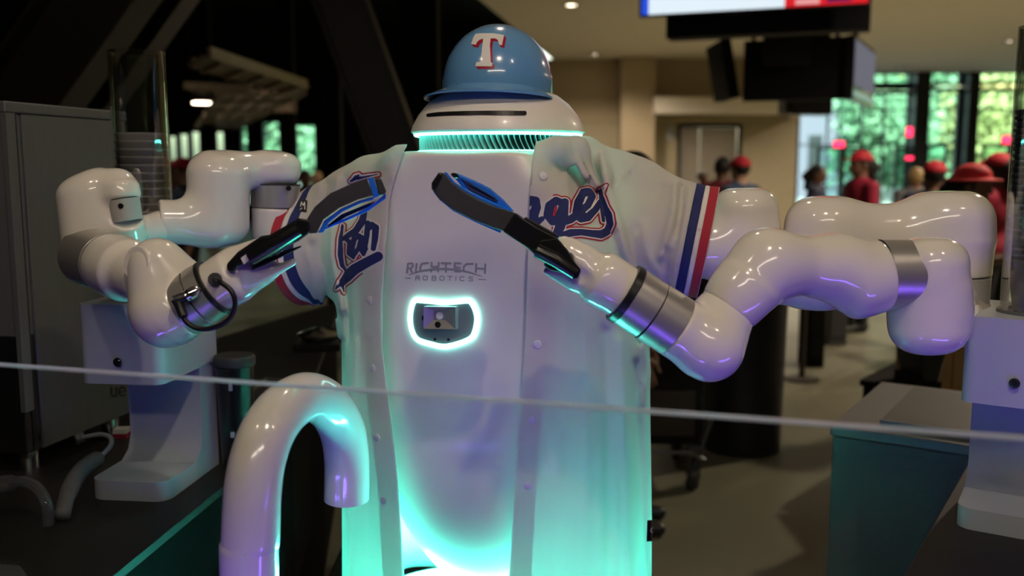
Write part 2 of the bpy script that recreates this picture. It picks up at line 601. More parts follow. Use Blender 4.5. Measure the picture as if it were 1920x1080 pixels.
def vnormals(V, T):
    N = np.zeros_like(V)
    n = np.cross(V[T[:, 1]] - V[T[:, 0]], V[T[:, 2]] - V[T[:, 0]])
    for i in range(3): np.add.at(N, T[:, i], n)
    return N / (np.linalg.norm(N, axis=1, keepdims=True) + 1e-12)
def tris(Q): return np.vstack([Q[:, [0, 1, 2]], Q[:, [0, 2, 3]]])
def compact(V, T, extra=None):
    u, inv = np.unique(T, return_inverse=True)
    T = inv.reshape(T.shape)
    return (V[u], T) if extra is None else (V[u], T, extra[u])
def clip(V, T, g, N=None):
    """keep the part of a triangle mesh where g > 0, with a clean edge at g = 0"""
    V = np.asarray(V); pos = g > 0
    c = pos[T].sum(1)
    keep = T[c == 3].tolist()
    mix = T[(c == 1) | (c == 2)]
    newV = []; newN = []; cache = {}; base = len(V)
    def cut(i, j):
        key = (min(i, j), max(i, j))
        if key not in cache:
            t = g[i] / (g[i] - g[j])
            newV.append(V[i] + t * (V[j] - V[i]))
            if N is not None: newN.append(N[i] + t * (N[j] - N[i]))
            cache[key] = base + len(newV) - 1
        return cache[key]
    for tri in mix:
        poly = []
        for k in range(3):
            i, j = int(tri[k]), int(tri[(k + 1) % 3])
            if pos[i]: poly.append(i)
            if pos[i] != pos[j]: poly.append(cut(i, j))
        for k in range(1, len(poly) - 1): keep.append([poly[0], poly[k], poly[k + 1]])
    if newV: V = np.vstack([V, np.array(newV)])
    T = np.array(keep, int).reshape(-1, 3)
    if N is not None:
        if newN: N = np.vstack([N, np.array(newN)])
        N = N / (np.linalg.norm(N, axis=1, keepdims=True) + 1e-12)
        return compact(V, T, N)
    return compact(V, T)
def subdiv(V, T, N):
    E = np.vstack([T[:, [0, 1]], T[:, [1, 2]], T[:, [2, 0]]]); E.sort(axis=1)
    u, inv = np.unique(E, axis=0, return_inverse=True); inv = inv.ravel()
    n = len(V); m = len(T)
    V2 = np.vstack([V, (V[u[:, 0]] + V[u[:, 1]]) / 2]); N2 = np.vstack([N, N[u[:, 0]] + N[u[:, 1]]])
    N2 /= np.linalg.norm(N2, axis=1, keepdims=True) + 1e-12
    a, b, c = inv[:m] + n, inv[m:2 * m] + n, inv[2 * m:] + n
    T2 = np.vstack([np.stack([T[:, 0], a, c], 1), np.stack([a, T[:, 1], b], 1), np.stack([c, b, T[:, 2]], 1), np.stack([a, b, c], 1)])
    return V2, T2, N2
def strokes_d(px, py, S):
    """distance in pixels to tapered strokes: list of [(x, y, r), ...]"""
    d = np.full(len(px), 1e9)
    for st in S:
        for (x0, y0, r0), (x1, y1, r1) in zip(st[:-1], st[1:]):
            bx, by = x1 - x0, y1 - y0
            L = bx * bx + by * by + 1e-9
            h = np.clip(((px - x0) * bx + (py - y0) * by) / L, 0, 1)
            d = np.minimum(d, np.hypot(px - x0 - h * bx, py - y0 - h * by) - (r0 + (r1 - r0) * h))
    return d
def poly_d(px, py, pts):
    d = np.full(len(px), 1e9); ins = np.zeros(len(px), bool)
    n = len(pts)
    for i in range(n):
        x0, y0 = pts[i]; x1, y1 = pts[(i + 1) % n]
        bx, by = x1 - x0, y1 - y0
        h = np.clip(((px - x0) * bx + (py - y0) * by) / (bx * bx + by * by + 1e-9), 0, 1)
        d = np.minimum(d, np.hypot(px - x0 - h * bx, py - y0 - h * by))
        c = ((y0 > py) != (y1 > py)) & (px < bx * (py - y0) / (by if abs(by) > 1e-9 else 1e-9) + x0)
        ins ^= c
    return np.where(ins, -d, d)
def region(V, T, N, box, nsub):
    """camera-facing part of a surface inside a pixel box, refined for lettering"""
    px, py = proj(V)
    face = (N * (np.array([0, 0, CAMZ]) - V)).sum(1) > 0
    ok = face & (px > box[0]) & (px < box[2]) & (py > box[1]) & (py < box[3])
    T = T[ok[T].all(1)]
    V, T, N = compact(V, T, N)
    for _ in range(nsub): V, T, N = subdiv(V, T, N)
    return V, T, N
def decal(name, reg, fn, m, parent, off):
    V, T, N = reg
    px, py = proj(V)
    g = -fn(px, py)
    V2, T2, N2 = clip(V, T, g, N)
    if not len(T2): return None
    Vo = V2 + N2 * off
    par = np.arange(len(Vo))
    while True:          # connected pieces: each letter or stroke becomes an object of its own
        lo = par[T2].min(1)
        new = par.copy()
        for i in range(3): np.minimum.at(new, T2[:, i], lo)
        new = new[new]
        if (new == par).all(): break
        par = new
    lab = par[T2[:, 0]]
    o = None
    for c in np.unique(lab):
        tt = T2[lab == c]
        if len(tt) < 8: continue
        vv, t3_ = compact(Vo, tt)
        o = mk(name, vv, t3_, m, parent, smooth=True)
    return o

# ================================================================== THE HALL (structure)
M_floor = mat('polished_concrete', (0.155, 0.150, 0.100), 0.42, noise=0.30, nscale=1.6)
M_soffit = mat('plaster_ceiling', (0.80, 0.74, 0.66), 0.85, noise=0.04, nscale=3)
M_dark = mat('black_steelwork', (0.011, 0.010, 0.009), 0.8, noise=0.3, nscale=5, spec=0.08)
M_brown = mat('bronze_steelwork', (0.030, 0.021, 0.014), 0.45, noise=0.2, nscale=9)
M_wallup = mat('tan_plaster', (0.44, 0.36, 0.25), 0.9, noise=0.05, nscale=2)
M_walllow = mat('tan_block', (0.36, 0.31, 0.21), 0.9, noise=0.10, nscale=6)
M_frame = mat('anodised_frame', (0.018, 0.021, 0.024), 0.45, 0.3, noise=0.1)
M_pane = clear_mat('window_glass', (0.80, 0.96, 0.93), 0.03)
M_ground = mat('outdoor_paving', (0.25, 0.25, 0.23), 0.9, noise=0.2, nscale=2)
M_far = mat('lilac_facade', (0.10, 0.095, 0.13), 0.9, noise=0.05)
M_elev = mat('elevator_steel', (0.42, 0.38, 0.33), 0.35, 0.85, noise=0.15, nscale=4, stretch=(8, 8, 1))
M_lamp = emit_mat('lamp_face', (1.0, 0.80, 0.58), 14.0)
M_redlit = emit_mat('red_sign', (1.0, 0.03, 0.10), 4.5)
M_tray = mat('galvanised_tray', (0.44, 0.36, 0.24), 0.5, 0.4, noise=0.3, nscale=12)
M_wood = mat('plywood', (0.42, 0.25, 0.10), 0.6, noise=0.25, nscale=20, stretch=(1, 1, 8))
M_bark = mat('bark', (0.10, 0.07, 0.045), 0.9, noise=0.3, nscale=12, bump=0.5)

S = dict(kind='structure')
MB().box(-16, -6, -0.2, 16, 27.2, 0).build('floor', M_floor, **S)
YW = 27.0       # glazed wall
YE = 23.5       # lift lobby wall
# white plaster soffit over the right half, dark open ceiling over the left
so = [(-3.3, 2.0), (16, 2.0), (16, 27.1), (2.0, 27.1), (PZ(1035, 111, 4.2)[0], YE), (PZ(900, 0, 4.2)[0], PZ(900, 0, 4.2)[1])]
V, Fc = prism([(x, y, 4.2) for x, y in so], [(x, y, 4.75) for x, y in so])
V, Fc = tessel(V, Fc)
mk('ceiling', V, Fc, M_soffit, **S)
MB().box(-16, -6, 5.6, 16, 27.2, 5.8).build('ceiling', M_dark, **S)
MB().box(-16.3, -6, 0, -16, 27.2, 5.6).build('wall_left', M_dark, **S)
MB().box(16, -6, 0, 16.3, 27.2, 5.6).build('wall_right', M_walllow, **S)
MB().box(-16, -6.3, 0, 16, -6, 5.6).build('wall_behind', M_walllow, **S)

def px_x(px, Y):         # x of a pixel column on the upright plane at depth Y (taken near the horizon)
    return P(px, 330, Y)[0]
def px_z(py, Y):
    return P(960, py, Y)[2]
# lift lobby wall
xa, xb = px_x(1000, YE), px_x(1492, YE)
dl, dr, dz = px_x(1270, YE), px_x(1387, YE), px_z(238, YE)
zs = px_z(222, YE)
lo = MB()
lo.box(xa, YE, 0, dl, YE + 0.3, zs); lo.box(dr, YE, 0, xb, YE + 0.3, zs); lo.box(dl, YE, dz, dr, YE + 0.3, zs)
wl = lo.build('wall_back', M_walllow, **S)
MB().box(xa, YE + 0.02, zs, xb, YE + 0.3, 4.2).build('wall_upper', M_wallup, wl)
MB().box(xb - 0.3, YE + 0.3, 0, xb, YW, 4.2).build('wall_side', M_walllow, **S)
MB().box(xa, YE - 0.03, zs - 0.05, dl + 3, YE, zs + 0.03).build('trim_1', M_wallup, **S)
MB().box(px_x(1163, YE - .6), YE - 0.6, 0, px_x(1226, YE - .6), YE - 0.04, 4.19).build('wall_pier', M_wallup, **S)
MB().box(px_x(1226, YE - 1.0), YE - 1.0, px_z(212, YE - 1), xb - 0.02, YE - 0.04, px_z(182, YE - 1)).build('trim_2', M_soffit, **S)
# lift doors
fr = MB()
fr.box(dl - 0.02, YE - 0.04, 0, dl + 0.06, YE + 0.12, dz + 0.05); fr.box(dr - 0.06, YE - 0.04, 0, dr + 0.02, YE + 0.12, dz + 0.05)
fr.box(dl - 0.02, YE - 0.04, dz - 0.02, dr + 0.02, YE + 0.12, dz + 0.07)
d1 = fr.build('door_1', M_frame, **S)
ms = dl + (dr - dl) * 0.36
MB().box(dl + 0.06, YE + 0.14, 0.02, ms - 0.01, YE + 0.2, dz - 0.02).build('door_leaf', M_elev, d1)
MB().box(ms + 0.01, YE + 0.17, 0.02, dr - 0.06, YE + 0.23, dz - 0.02).build('door_leaf', M_elev, d1)
cp = MB().box(px_x(1251, YE), YE - 0.03, px_z(262, YE), px_x(1262, YE), YE, px_z(236, YE)).build('call_panel', M_powder, label='small pale call panel on the wall left of the lift doors', cat='panel')
for zz in (248, 256):
    MB().box(px_x(1254, YE), YE - 0.045, px_z(zz + 2, YE), px_x(1259, YE), YE - 0.03, px_z(zz - 2, YE)).build('button', M_steel, cp)

# glazed wall on the right: pixel rectangles of the panes read off the photograph
win_n = [0]
def glazed(px0, px1, py0, py1, cols, rows, name='window', fw=0.05, Y=YW, bottom=None):
    win_n[0] += 1
    x0, x1 = px_x(px0, Y), px_x(px1, Y)
    z0 = px_z(py1, Y) if bottom is None else bottom
    z1 = px_z(py0, Y)
    f = MB()
    f.box(x0 - fw, Y - 0.05, z0, x0 + fw, Y + 0.1, z1); f.box(x1 - fw, Y - 0.05, z0, x1 + fw, Y + 0.1, z1)
    f.box(x0 - fw, Y - 0.05, z1 - fw, x1 + fw, Y + 0.1, z1 + fw); f.box(x0 - fw, Y - 0.05, z0 - fw * 0.5, x1 + fw, Y + 0.1, z0 + fw)
    o = f.build('%s_%d' % (name, win_n[0]), M_frame, **S)
    xs = [x0] + [px_x(c, Y) for c in cols] + [x1]
    zs_ = [z1] + [px_z(r, Y) for r in rows] + [z0]
    for c in xs[1:-1]:
        MB().box(c - 0.022, Y - 0.03, z0, c + 0.022, Y + 0.06, z1).build('mullion', M_frame, o)
    for r in zs_[1:-1]:
        MB().box(x0, Y - 0.025, r - 0.02, x1, Y + 0.05, r + 0.02).build('transom', M_frame, o)
    for i in range(len(xs) - 1):
        for j in range(len(zs_) - 1):
            MB().box(xs[i] + .02, Y, zs_[j + 1] + .02, xs[i + 1] - .02, Y + 0.012, zs_[j] - .02).build('pane', M_pane, o)
    return o
glazed(1492, 1698, 174, 420, [1548, 1610, 1652], [206, 272], bottom=0.05)
glazed(1600, 1698, 136, 158, [1650], [])
glazed(1728, 1790, 134, 158, [], [])
glazed(1728, 1790, 168, 420, [], [205, 270], bottom=0.05)
glazed(1818, 2100, 130, 156, [1900, 2000], [])
glazed(1818, 2100, 168, 420, [1896, 1980], [205, 270], bottom=0.05)
# door leaves standing in the glazed wall
def gdoor(px0, px1, py0):
    win_n[0] += 1
    Y = YW - 0.12
    x0, x1, z1 = px_x(px0, Y), px_x(px1, Y), px_z(py0, Y)
    f = MB(); w_ = 0.075
    f.box(x0, Y - .04, 0.0, x0 + w_, Y + .04, z1); f.box(x1 - w_, Y - .04, 0.0, x1, Y + .04, z1)
    f.box(x0, Y - .04, z1 - w_, x1, Y + .04, z1); f.box(x0, Y - .04, 0.0, x1, Y + .04, 0.2)
    o = f.build('door_%d' % win_n[0], M_frame, **S)
    MB().box(x0 + w_, Y - .005, 0.2, x1 - w_, Y + .005, z1 - w_).build('pane', M_pane, o)
    MB().box(x0 + w_, Y - .10, 0.95, x1 - w_, Y - .07, 1.0).build('push_bar', M_steel, o)
for a in ((1530, 1577, 276), (1577, 1625, 276), (1676, 1698, 276), (1733, 1773, 272), (1838, 1890, 272), (1890, 1940, 272)):
    gdoor(*a)
# solid piers and header of the glazed wall
def pier(px0, px1, z0, z1, Y=YW, name='trim', t=0.45):
    win_n[0] += 1
    MB().box(px_x(px0, Y), Y - t, z0, px_x(px1, Y), Y + 0.15, z1).build('%s_%d' % (name, win_n[0]), M_frame, **S)
pier(1697, 1724, 0, 4.19); pier(1794, 1814, 0, 4.19)
pier(1380, 2160, px_z(136, YW) + 0.06, 4.19, t=0.2)
pier(1492, 1598, px_z(168, YW) + .08, px_z(136, YW) - 0.06, t=0.2)
pier(1500, 1700, px_z(168, YW), px_z(160, YW), t=0.02)

# dark far wall on the left with its bright windows
wd = MB()
LW = [(316, 335, 254, 380), (337, 357, 250, 380), (359, 379, 246, 380), (405, 424, 246, 380), (454, 468, 236, 380), (495, 528, 228, 380), (556, 594, 234, 400)]
prev = px_x(-300, YW)
zb = 0.5
for (a, b, t_, bt) in LW:
    x0, x1, z1 = px_x(a, YW), px_x(b, YW), px_z(t_, YW)
    wd.box(prev, YW, 0, x0, YW + .3, 5.6)
    wd.box(x0, YW, z1, x1, YW + .3, 5.6); wd.box(x0, YW, 0, x1, YW + .3, zb)
    prev = x1
wd.box(prev, YW, 0, px_x(1010, YW), YW + .3, 5.6)
wf = wd.build('wall_far', M_dark, **S)
for (a, b, t_, bt) in LW:
    win_n[0] += 1
    x0, x1, z1 = px_x(a, YW), px_x(b, YW), px_z(t_, YW)
    f = MB(); q = .035
    f.box(x0, YW - .05, zb, x0 + q, YW, z1); f.box(x1 - q, YW - .05, zb, x1, YW, z1)
    f.box(x0, YW - .05, z1 - q, x1, YW, z1); f.box(x0, YW - .05, zb, x1, YW, zb + q)
    o = f.build('window_%d' % win_n[0], M_frame, **S)
    MB().box(x0 + q, YW - .03, zb + q, x1 - q, YW - .018, z1 - q).build('pane', M_pane, o)

# outside
MB().box(-45, 27.4, -0.25, 60, 90, -0.05).build('ground', M_ground, **S)
fb = empty('building', (px_x(1540, 50), 50, -0.05), 'pale lilac block seen through the glazing beyond the hall', 'building')
bx0, bx1 = px_x(1496, 50), px_x(1592, 50)
MB().box(bx0, 50, -0.05, bx1, 58, 16).build('wall', M_far, fb)
MB().box(bx0 - .3, 49.8, 16, bx1 + .3, 58.2, 16.5).build('roof', M_frame, fb)
for i in range(2):
    for j in range(3):
        xx = bx0 + 0.5 + i * 1.45
        MB().box(xx, 49.93, 1.2 + j * 3.2, xx + .7, 50.0, 3.2 + j * 3.2).build('window', M_frame, fb)

def leaf_mesh(name, n, rx, rz, col, seed, size=0.22):
    rng = np.random.default_rng(seed)
    blobs = rng.normal(size=(26, 3)); blobs /= np.linalg.norm(blobs, axis=1)[:, None]
    blobs *= rng.uniform(.35, .85, (26, 1)) * np.array([rx, rx, rz])
    c = blobs[rng.integers(0, 26, n)] + rng.normal(size=(n, 3)) * np.array([rx, rx, rz]) * 0.17
    u = rng.normal(size=(n, 3)); u /= np.linalg.norm(u, axis=1)[:, None]
    v = np.cross(u, rng.normal(size=(n, 3))); v /= np.linalg.norm(v, axis=1)[:, None]
    s = rng.uniform(.6, 1.3, (n, 1)) * size
    V = np.stack([c + u * s, c + v * s * .5, c - u * s, c - v * s * .5], 1).reshape(-1, 3)
    Fc = np.arange(4 * n).reshape(n, 4)
    m = bpy.data.materials.new(name)
    m.use_nodes = True
    nn = m.node_tree; b = nn.nodes['Principled BSDF']
    tc = nn.nodes.new('ShaderNodeTexCoord'); tx = nn.nodes.new('ShaderNodeTexNoise'); tx.inputs['Scale'].default_value = 1.3
    cr = nn.nodes.new('ShaderNodeValToRGB')
    cr.color_ramp.elements[0].position = .35; cr.color_ramp.elements[1].position = .65
    cr.color_ramp.elements[0].color = (*[q * .45 for q in col], 1); cr.color_ramp.elements[1].color = (*col, 1)
    nn.links.new(tc.outputs['Object'], tx.inputs['Vector']); nn.links.new(tx.outputs['Fac'], cr.inputs[0])
    nn.links.new(cr.outputs[0], b.inputs['Base Color']); b.inputs['Roughness'].default_value = .6
    t = nn.nodes.new('ShaderNodeBsdfTranslucent'); mx = nn.nodes.new('ShaderNodeMixShader'); mx.inputs[0].default_value = .4
    nn.links.new(cr.outputs[0], t.inputs[0])
    o = nn.nodes['Material Output']; nn.links.new(b.outputs[0], mx.inputs[1]); nn.links.new(t.outputs[0], mx.inputs[2]); nn.links.new(mx.outputs[0], o.inputs[0])
    me = bpy.data.meshes.new(name); me.from_pydata(V.tolist(), [], Fc.tolist()); me.materials.append(m)
    return me
LEAF = [leaf_mesh('foliage_light', 9000, 3.2, 3.4, (0.62, 0.68, 0.30), 1), leaf_mesh('foliage_green', 9000, 3.0, 3.8, (0.32, 0.58, 0.36), 2)]
tv, tf = tube([(0, 0, 0), (.1, 0, 1.5), (0, .1, 3.2), (.2, 0, 5)], [.24, .18, .15, .06], 10)
TRUNK = bpy.data.meshes.new('trunk'); TRUNK.from_pydata([tuple(v) for v in tv], [], tf); TRUNK.materials.append(M_bark)
tree_spots = [(1640, 34, 1, .66, 'green tree beyond the glazing, between the lilac block and the dark pier'),
              (1770, 44, 1, .9, 'green tree seen through the narrow middle bay of the glazing'),
              (1862, 36, 0, .72, 'yellow-green tree seen through the right bay of the glazing'),
              (1955, 43, 0, .9, 'yellow-green tree beyond the right-hand cup tube'),
              (1700, 54, 0, 1.2, 'tall pale tree far behind the dark window pier'),
              (510, 36, 1, .7, 'tree outside the teal window left of the dark column'),
              (585, 46, 1, .8, 'tree outside the far window nearest the jersey shoulder')]
for (px, Y, k, sc, lb) in tree_spots:
    t = empty('tree', (px_x(px, Y), Y, -0.05), lb, 'tree')
    o = bpy.data.objects.new('trunk', TRUNK); COL.objects.link(o); o.parent = t; o.scale = (sc,) * 3
    o = bpy.data.objects.new('foliage', LEAF[k]); COL.objects.link(o); o.parent = t
    o.location = (0, 0, 4.3 * sc); o.scale = (sc, sc, sc); o.rotation_euler = (0, 0, px * .37); o['kind'] = 'stuff'

# recessed lamps
ringV, ringF = lathe([(.10, 0), (.135, 0), (.135, -.02), (.12, -.03), (.10, -.012)], seg=20)
discV, discF = lathe([(.0001, -.008), (.10, -.008), (.10, 0.0)], seg=20)
lampinfo = [(1071, 8, 'recessed lamp in the ceiling just right above the helmet'), (1115, 101, 'recessed lamp in the ceiling in front of the tan pier'),
            (1688, 128, 'recessed lamp in the ceiling over the glazed wall'), (1893, 76, 'recessed lamp in the ceiling beside the right-hand cup tube')]
for (px, py, lb) in lampinfo:
    c = PZ(px, py, 4.2)
    if c[1] > 26.4: c = P(px, py, 26.2); c[2] = 4.2
    t = empty('ceiling_lamp', (c[0], c[1], 4.2), lb, 'lamp')
    mk('lamp_ring', np.array(ringV), ringF, M_powder, t, local=True, smooth=True)
    mk('lamp_face', np.array(discV), discF, M_lamp, t, local=True)

# steelwork on the left
def beam(name, a, b, w_, h_, m, lb, cat='beam', up=(0, 1, 0)):
    """I-section: two flanges and a web"""
    a = Vector(a); b = Vector(b)
    t = empty(name, tuple(a if a.z < b.z else b), lb, cat)
    d = (b - a).normalized(); x = d.cross(Vector(up)).normalized()
    for s_ in (-1, 1):
        MB().bar(a + x * s_ * w_ / 2, b + x * s_ * w_ / 2, 0.025, h_, up).build('flange', m, t)
    MB().bar(a, b, w_ - .02, 0.03, up).build('web', m, t)
    return t
def on_floor(px, py, px2, py2, Y):
    a, b = P(px, py, Y), P(px2, py2, Y)
    k = (0 - a[2]) / (b[2] - a[2]); k2 = (5.6 - a[2]) / (b[2] - a[2])
    return a + (b - a) * k, a + (b - a) * k2
a, b = on_floor(40, 205, 185, 0, 5.2); beam('steel_brace', a, b, .40, .30, M_brown, 'wide bronze diagonal brace rising behind the steel machine, leftmost')
a, b = on_floor(165, 215, 318, 0, 6.4); beam('steel_brace', a, b, .20, .26, M_brown, 'narrow bronze diagonal brace rising behind the left-hand clear tube')
a, b = on_floor(744, 290, 640, 0, 7.4); beam('steel_brace', a, b, .36, .30, M_brown, 'diagonal brace leaning towards the helmet from the upper left')
for (p0, p1, Y, lb) in ((748, 822, 8.6, 'black steel column left of the helmet'), (606, 640, 10.5, 'dark steel column between the far windows and the jersey shoulder'),
                        (528, 554, 18, 'dark column between the two teal far windows'), (380, 402, 19, 'dark column left of the small far windows, above the red caps')):
    x0, x1 = px_x(p0, Y), px_x(p1, Y)
    t = empty('steel_column', ((x0 + x1) / 2, Y, 0), lb, 'column')
    MB().box(x0, Y, 0, x0 + .03, Y + (x1 - x0), 5.59).build('flange', M_dark, t)
    MB().box(x1 - .03, Y, 0, x1, Y + (x1 - x0), 5.59).build('flange', M_dark, t)
    ym = Y + (x1 - x0) / 2
    MB().box(x0 + .03, ym - .015, 0, x1 - .03, ym + .015, 5.59).build('web', M_dark, t)
# hanging trays
def tray(a, b, wv, lb, npl=4, up=(0, 0, 1)):
    a = Vector(a); b = Vector(b); wv = Vector(wv)
    t = empty('cable_tray', tuple(a), lb, 'tray')
    for s_ in (0, 1):
        MB().bar(a + wv * s_, b + wv * s_, .03, .09).build('rail', M_tray, t)
    for i in range(npl):
        k = (i + .5) / npl
        MB().bar(a + wv * k + Vector((0, 0, -.02)), b + wv * k + Vector((0, 0, -.02)), wv.length / npl * .72, .02).build('plank', M_tray, t)
    n = 5
    for i in range(n):
        q = a + (b - a) * (i + .5) / n
        MB().bar(q + Vector((0, 0, -.05)), q + wv + Vector((0, 0, -.05)), .04, .03).build('rung', M_tray, t)
    for q in (a + wv * .5, b + wv * .5, a + wv * .5 + (b - a) * .5):
        MB().bar(q + Vector((0, 0, .02)), (q.x, q.y, 5.59), .012, .012, (0, 1, 0)).build('hanger', M_dark, t)
    return t
ta, tb = P(392, 98, 7.4), P(574, 150, 10.0); tb[2] = ta[2] - .02
tray(ta, tb, (-.32, .55, -.02), 'pale galvanised tray hanging crosswise above the far windows')
tc, td = P(573, 170, 10.9), P(446, 247, 21.0); td[2] = tc[2]
tray(tc, td, (-.95, .05, 0), 'long galvanised tray running away from the camera towards the far windows', 4)
t1, t2 = P(345, 160, 12), P(470, 166, 12)
tray(t1, t2, (0, .5, 0), 'short dim tray hanging over the lit far lamp', 3)
lz = P(378, 184, 16)
t = empty('hanging_lamp', tuple(lz), 'warm lamp glowing under the far left ceiling trays', 'lamp')
V, Fc = lathe([(.0001, -.06), (.16, -.06), (.18, 0), (.12, .08), (.02, .1)], c=lz, seg=20); mk('lamp_shade', V, Fc, M_dark, t, auto=True)
V, Fc = lathe([(.0001, 0), (.15, 0), (.15, .02)], c=lz - np.array([0, 0, .09]), seg=20); mk('lamp_face', V, Fc, M_lamp, t)
MB().bar(lz + np.array([0, 0, .09]), (lz[0], lz[1], 5.59), .015, .015, (0, 1, 0)).build('cord', M_dark, t)
MB().box(lz[0] + .25, 16, lz[2] - .22, lz[0] + 1.5, 16.4, lz[2] + .12).build('bulkhead', mat('pinkish_plaster', (.30, .22, .16), .9, noise=.1), label='pinkish bulkhead box hanging to the right of the far warm lamp', cat='bulkhead')
# red marks and signs
def redsign(px0, py0, px1, py1, Y, lb, nm='exit_sign', cat='sign', hang=None):
    a, b = P(px0, py1, Y), P(px1, py0, Y)
    t = empty(nm, ((a[0] + b[0]) / 2, Y, a[2]), lb, cat)
    MB().box(a[0], Y, a[2], b[0], Y + .06, b[2]).build('housing', M_frame, t)
    MB().box(a[0] + .015, Y - .012, a[2] + .015, b[0] - .015, Y, b[2] - .015).build('lit_face', M_redlit, t)
    if hang: MB().box((a[0] + b[0]) / 2 - .015, Y + .02, b[2], (a[0] + b[0]) / 2 + .015, Y + .05, hang).build('stem', M_frame, t)
redsign(742, 200, 750, 236, 8.54, 'narrow upright red light on the black column left of the helmet', 'indicator_light', 'light')
redsign(1698, 238, 1712, 257, 26.50, 'brightest red lit sign, on the dark window pier')
redsign(1697, 293, 1713, 300, 26.50, 'dim small red sign low on the dark window pier')
redsign(1562, 264, 1584, 277, 26.6, 'red lit sign over the glass doors left of the pier', hang=4.19)
redsign(1720, 262, 1734, 273, 26.6, 'red lit sign just right of the dark window pier', hang=4.19)
redsign(1878, 254, 1898, 270, 26.6, 'red lit sign beside the right-hand cup tube', hang=4.19)

# ------------------------------------------------------------------ hanging screens
M_matte = mat('matte_black', (.003, .003, .004), .7, noise=.2, spec=.2)
def scr(A, B, z0, z1, t): return MB().slab(A, B, z0, z1, t)
A = P(1198, 33, 8.6); zb_ = A[2]
B = P(1634, 0, 7.95); B[2] = zb_
tvt = empty('menu_screen', ((A[0] + B[0]) / 2, (A[1] + B[1]) / 2, zb_), 'lit wide screen at the top edge, white with a blue strip and a red panel', 'screen')
A2, B2 = A[:2], B[:2]
dv = (B2 - A2)
scr(A2, B2, zb_, zb_ + 1.1, .07).build('housing', M_black, tvt, bevel=.008)
fr_n = np.array([dv[1], -dv[0]]) / np.linalg.norm(dv)
def facep(k0, k1, z0, z1, off, col, st, nm, em=True):
    a = A2 + dv * k0 + fr_n * (off + .003); b = A2 + dv * k1 + fr_n * (off + .003)
    scr(a, b, z0, z1, .003).build(nm, emit_mat(nm, col, st), tvt)
facep(.012, .045, zb_ + .02, zb_ + 1.08, .001, (.03, .10, .85), 1.0, 'blue_strip')
facep(.045, .645, zb_ + .02, zb_ + 1.08, .001, (.80, .92, 1.0), 1.15, 'white_panel')
facep(.645, .988, zb_ + .02, zb_ + 1.08, .001, (.85, .02, .03), 1.0, 'red_panel')
facep(.69, .79, zb_ + .035, zb_ + .075, .006, (.95, .45, .45), 1.0, 'pale_bar')
facep(.82, .92, zb_ + .04, zb_ + .08, .006, (.12, .02, .12), .8, 'dark_bar')
scr(A2 + dv * .38 - fr_n * .0, A2 + dv * .50, zb_ - .02, zb_, .08).build('sensor_bump', M_black, tvt)
for k in (.25, .75):
    q = A2 + dv * k - fr_n * .2
    MB().box(q[0] - .03, q[1] - .03, zb_ + .5, q[0] + .03, q[1] + .03, 5.0 if q[1] < 2 else 4.19).build('pole', M_black, tvt)
    MB().bar((q[0], q[1], zb_ + .7), (*(A2 + dv * k - fr_n * .06), zb_ + .7), .06, .3).build('bracket', M_black, tvt)
# soundbar-like black box hanging below it
A3 = P(1248, 72, 8.7); B3 = P(1632, 48, 8.1); B3[2] = A3[2]
ub = empty('screen_underbox', ((A3[0] + B3[0]) / 2, (A3[1] + B3[1]) / 2, A3[2]), 'long black box hanging just below the lit screen', 'box')
scr(A3, B3, A3[2], A3[2] + .20, .25).build('body', M_matte, ub, bevel=.01)
for k in (.12, .5, .88):
    q = A3[:2] + (B3 - A3)[:2] * k
    d_ = (B3 - A3)[:2] / np.linalg.norm((B3 - A3)[:2]); q = q + np.array([-d_[1], d_[0]]) * .12
    MB().box(q[0] - .02, q[1] - .02, A3[2] + .19, q[0] + .02, q[1] + .02, 4.19).build('hanger', M_black, ub)
# dark screen hanging behind, with a second one angled away showing a pale reflection made of glowing panels
A4 = P(1392, 190, 10.4); B4 = P(1588, 182, 10.0); B4[2] = A4[2]
zt = P(1480, 72, 10.2)[2]
hs = empty('hanging_screen', ((A4[0] + B4[0]) / 2, (A4[1] + B4[1]) / 2, A4[2]), 'black hanging screen below the lit one, its back to the camera', 'screen')
scr(A4, B4, A4[2], zt, .10).build('housing', M_matte, hs, bevel=.01)
for k in (.1, .5, .9):
    q = A4[:2] + (B4 - A4)[:2] * k
    MB().box(q[0] - .02, q[1] + .02, zt - .02, q[0] + .02, q[1] + .06, 4.19).build('hanger', M_black, hs)
q = A4[:2] + (B4 - A4)[:2] * .5
MB().box(q[0] - .35, q[1] - .06, A4[2] + .35, q[0] + .35, q[1], A4[2] + .75).build('mount_plate', M_matte, hs)
A5 = P(1598, 186, 9.9); B5 = P(1640, 150, 11.4); B5[2] = A5[2]
M_glossy = mat('switched_off_screen', (.02, .02, .025), .08, coat=1.0, spec=1.0)
M_scrrefl = emit_mat('painted_pale_reflection', (.36, .52, .42), .9)  # glow painted in place of light reflected by the screen
h2 = empty('hanging_screen', ((A5[0] + B5[0]) / 2, (A5[1] + B5[1]) / 2, A5[2]), 'narrow angled screen with a painted pale green reflection beside the black one', 'screen')
scr(A5, B5, A5[2], zt, .08).build('housing', M_black, h2)
a5, b5 = A5[:2], B5[:2]; d5 = b5 - a5; n5 = np.array([d5[1], -d5[0]]) / np.linalg.norm(d5)
scr(a5 + d5 * .04 + n5 * .006, b5 - d5 * .04 + n5 * .006, A5[2] + .04, zt - .55, .005).build('reflection_panel', M_scrrefl, h2)
scr(a5 + d5 * .04 + n5 * .006, b5 - d5 * .04 + n5 * .006, zt - .5, zt - .04, .005).build('reflection_panel', emit_mat('painted_grey_reflection', (.22, .22, .27), .8), h2)
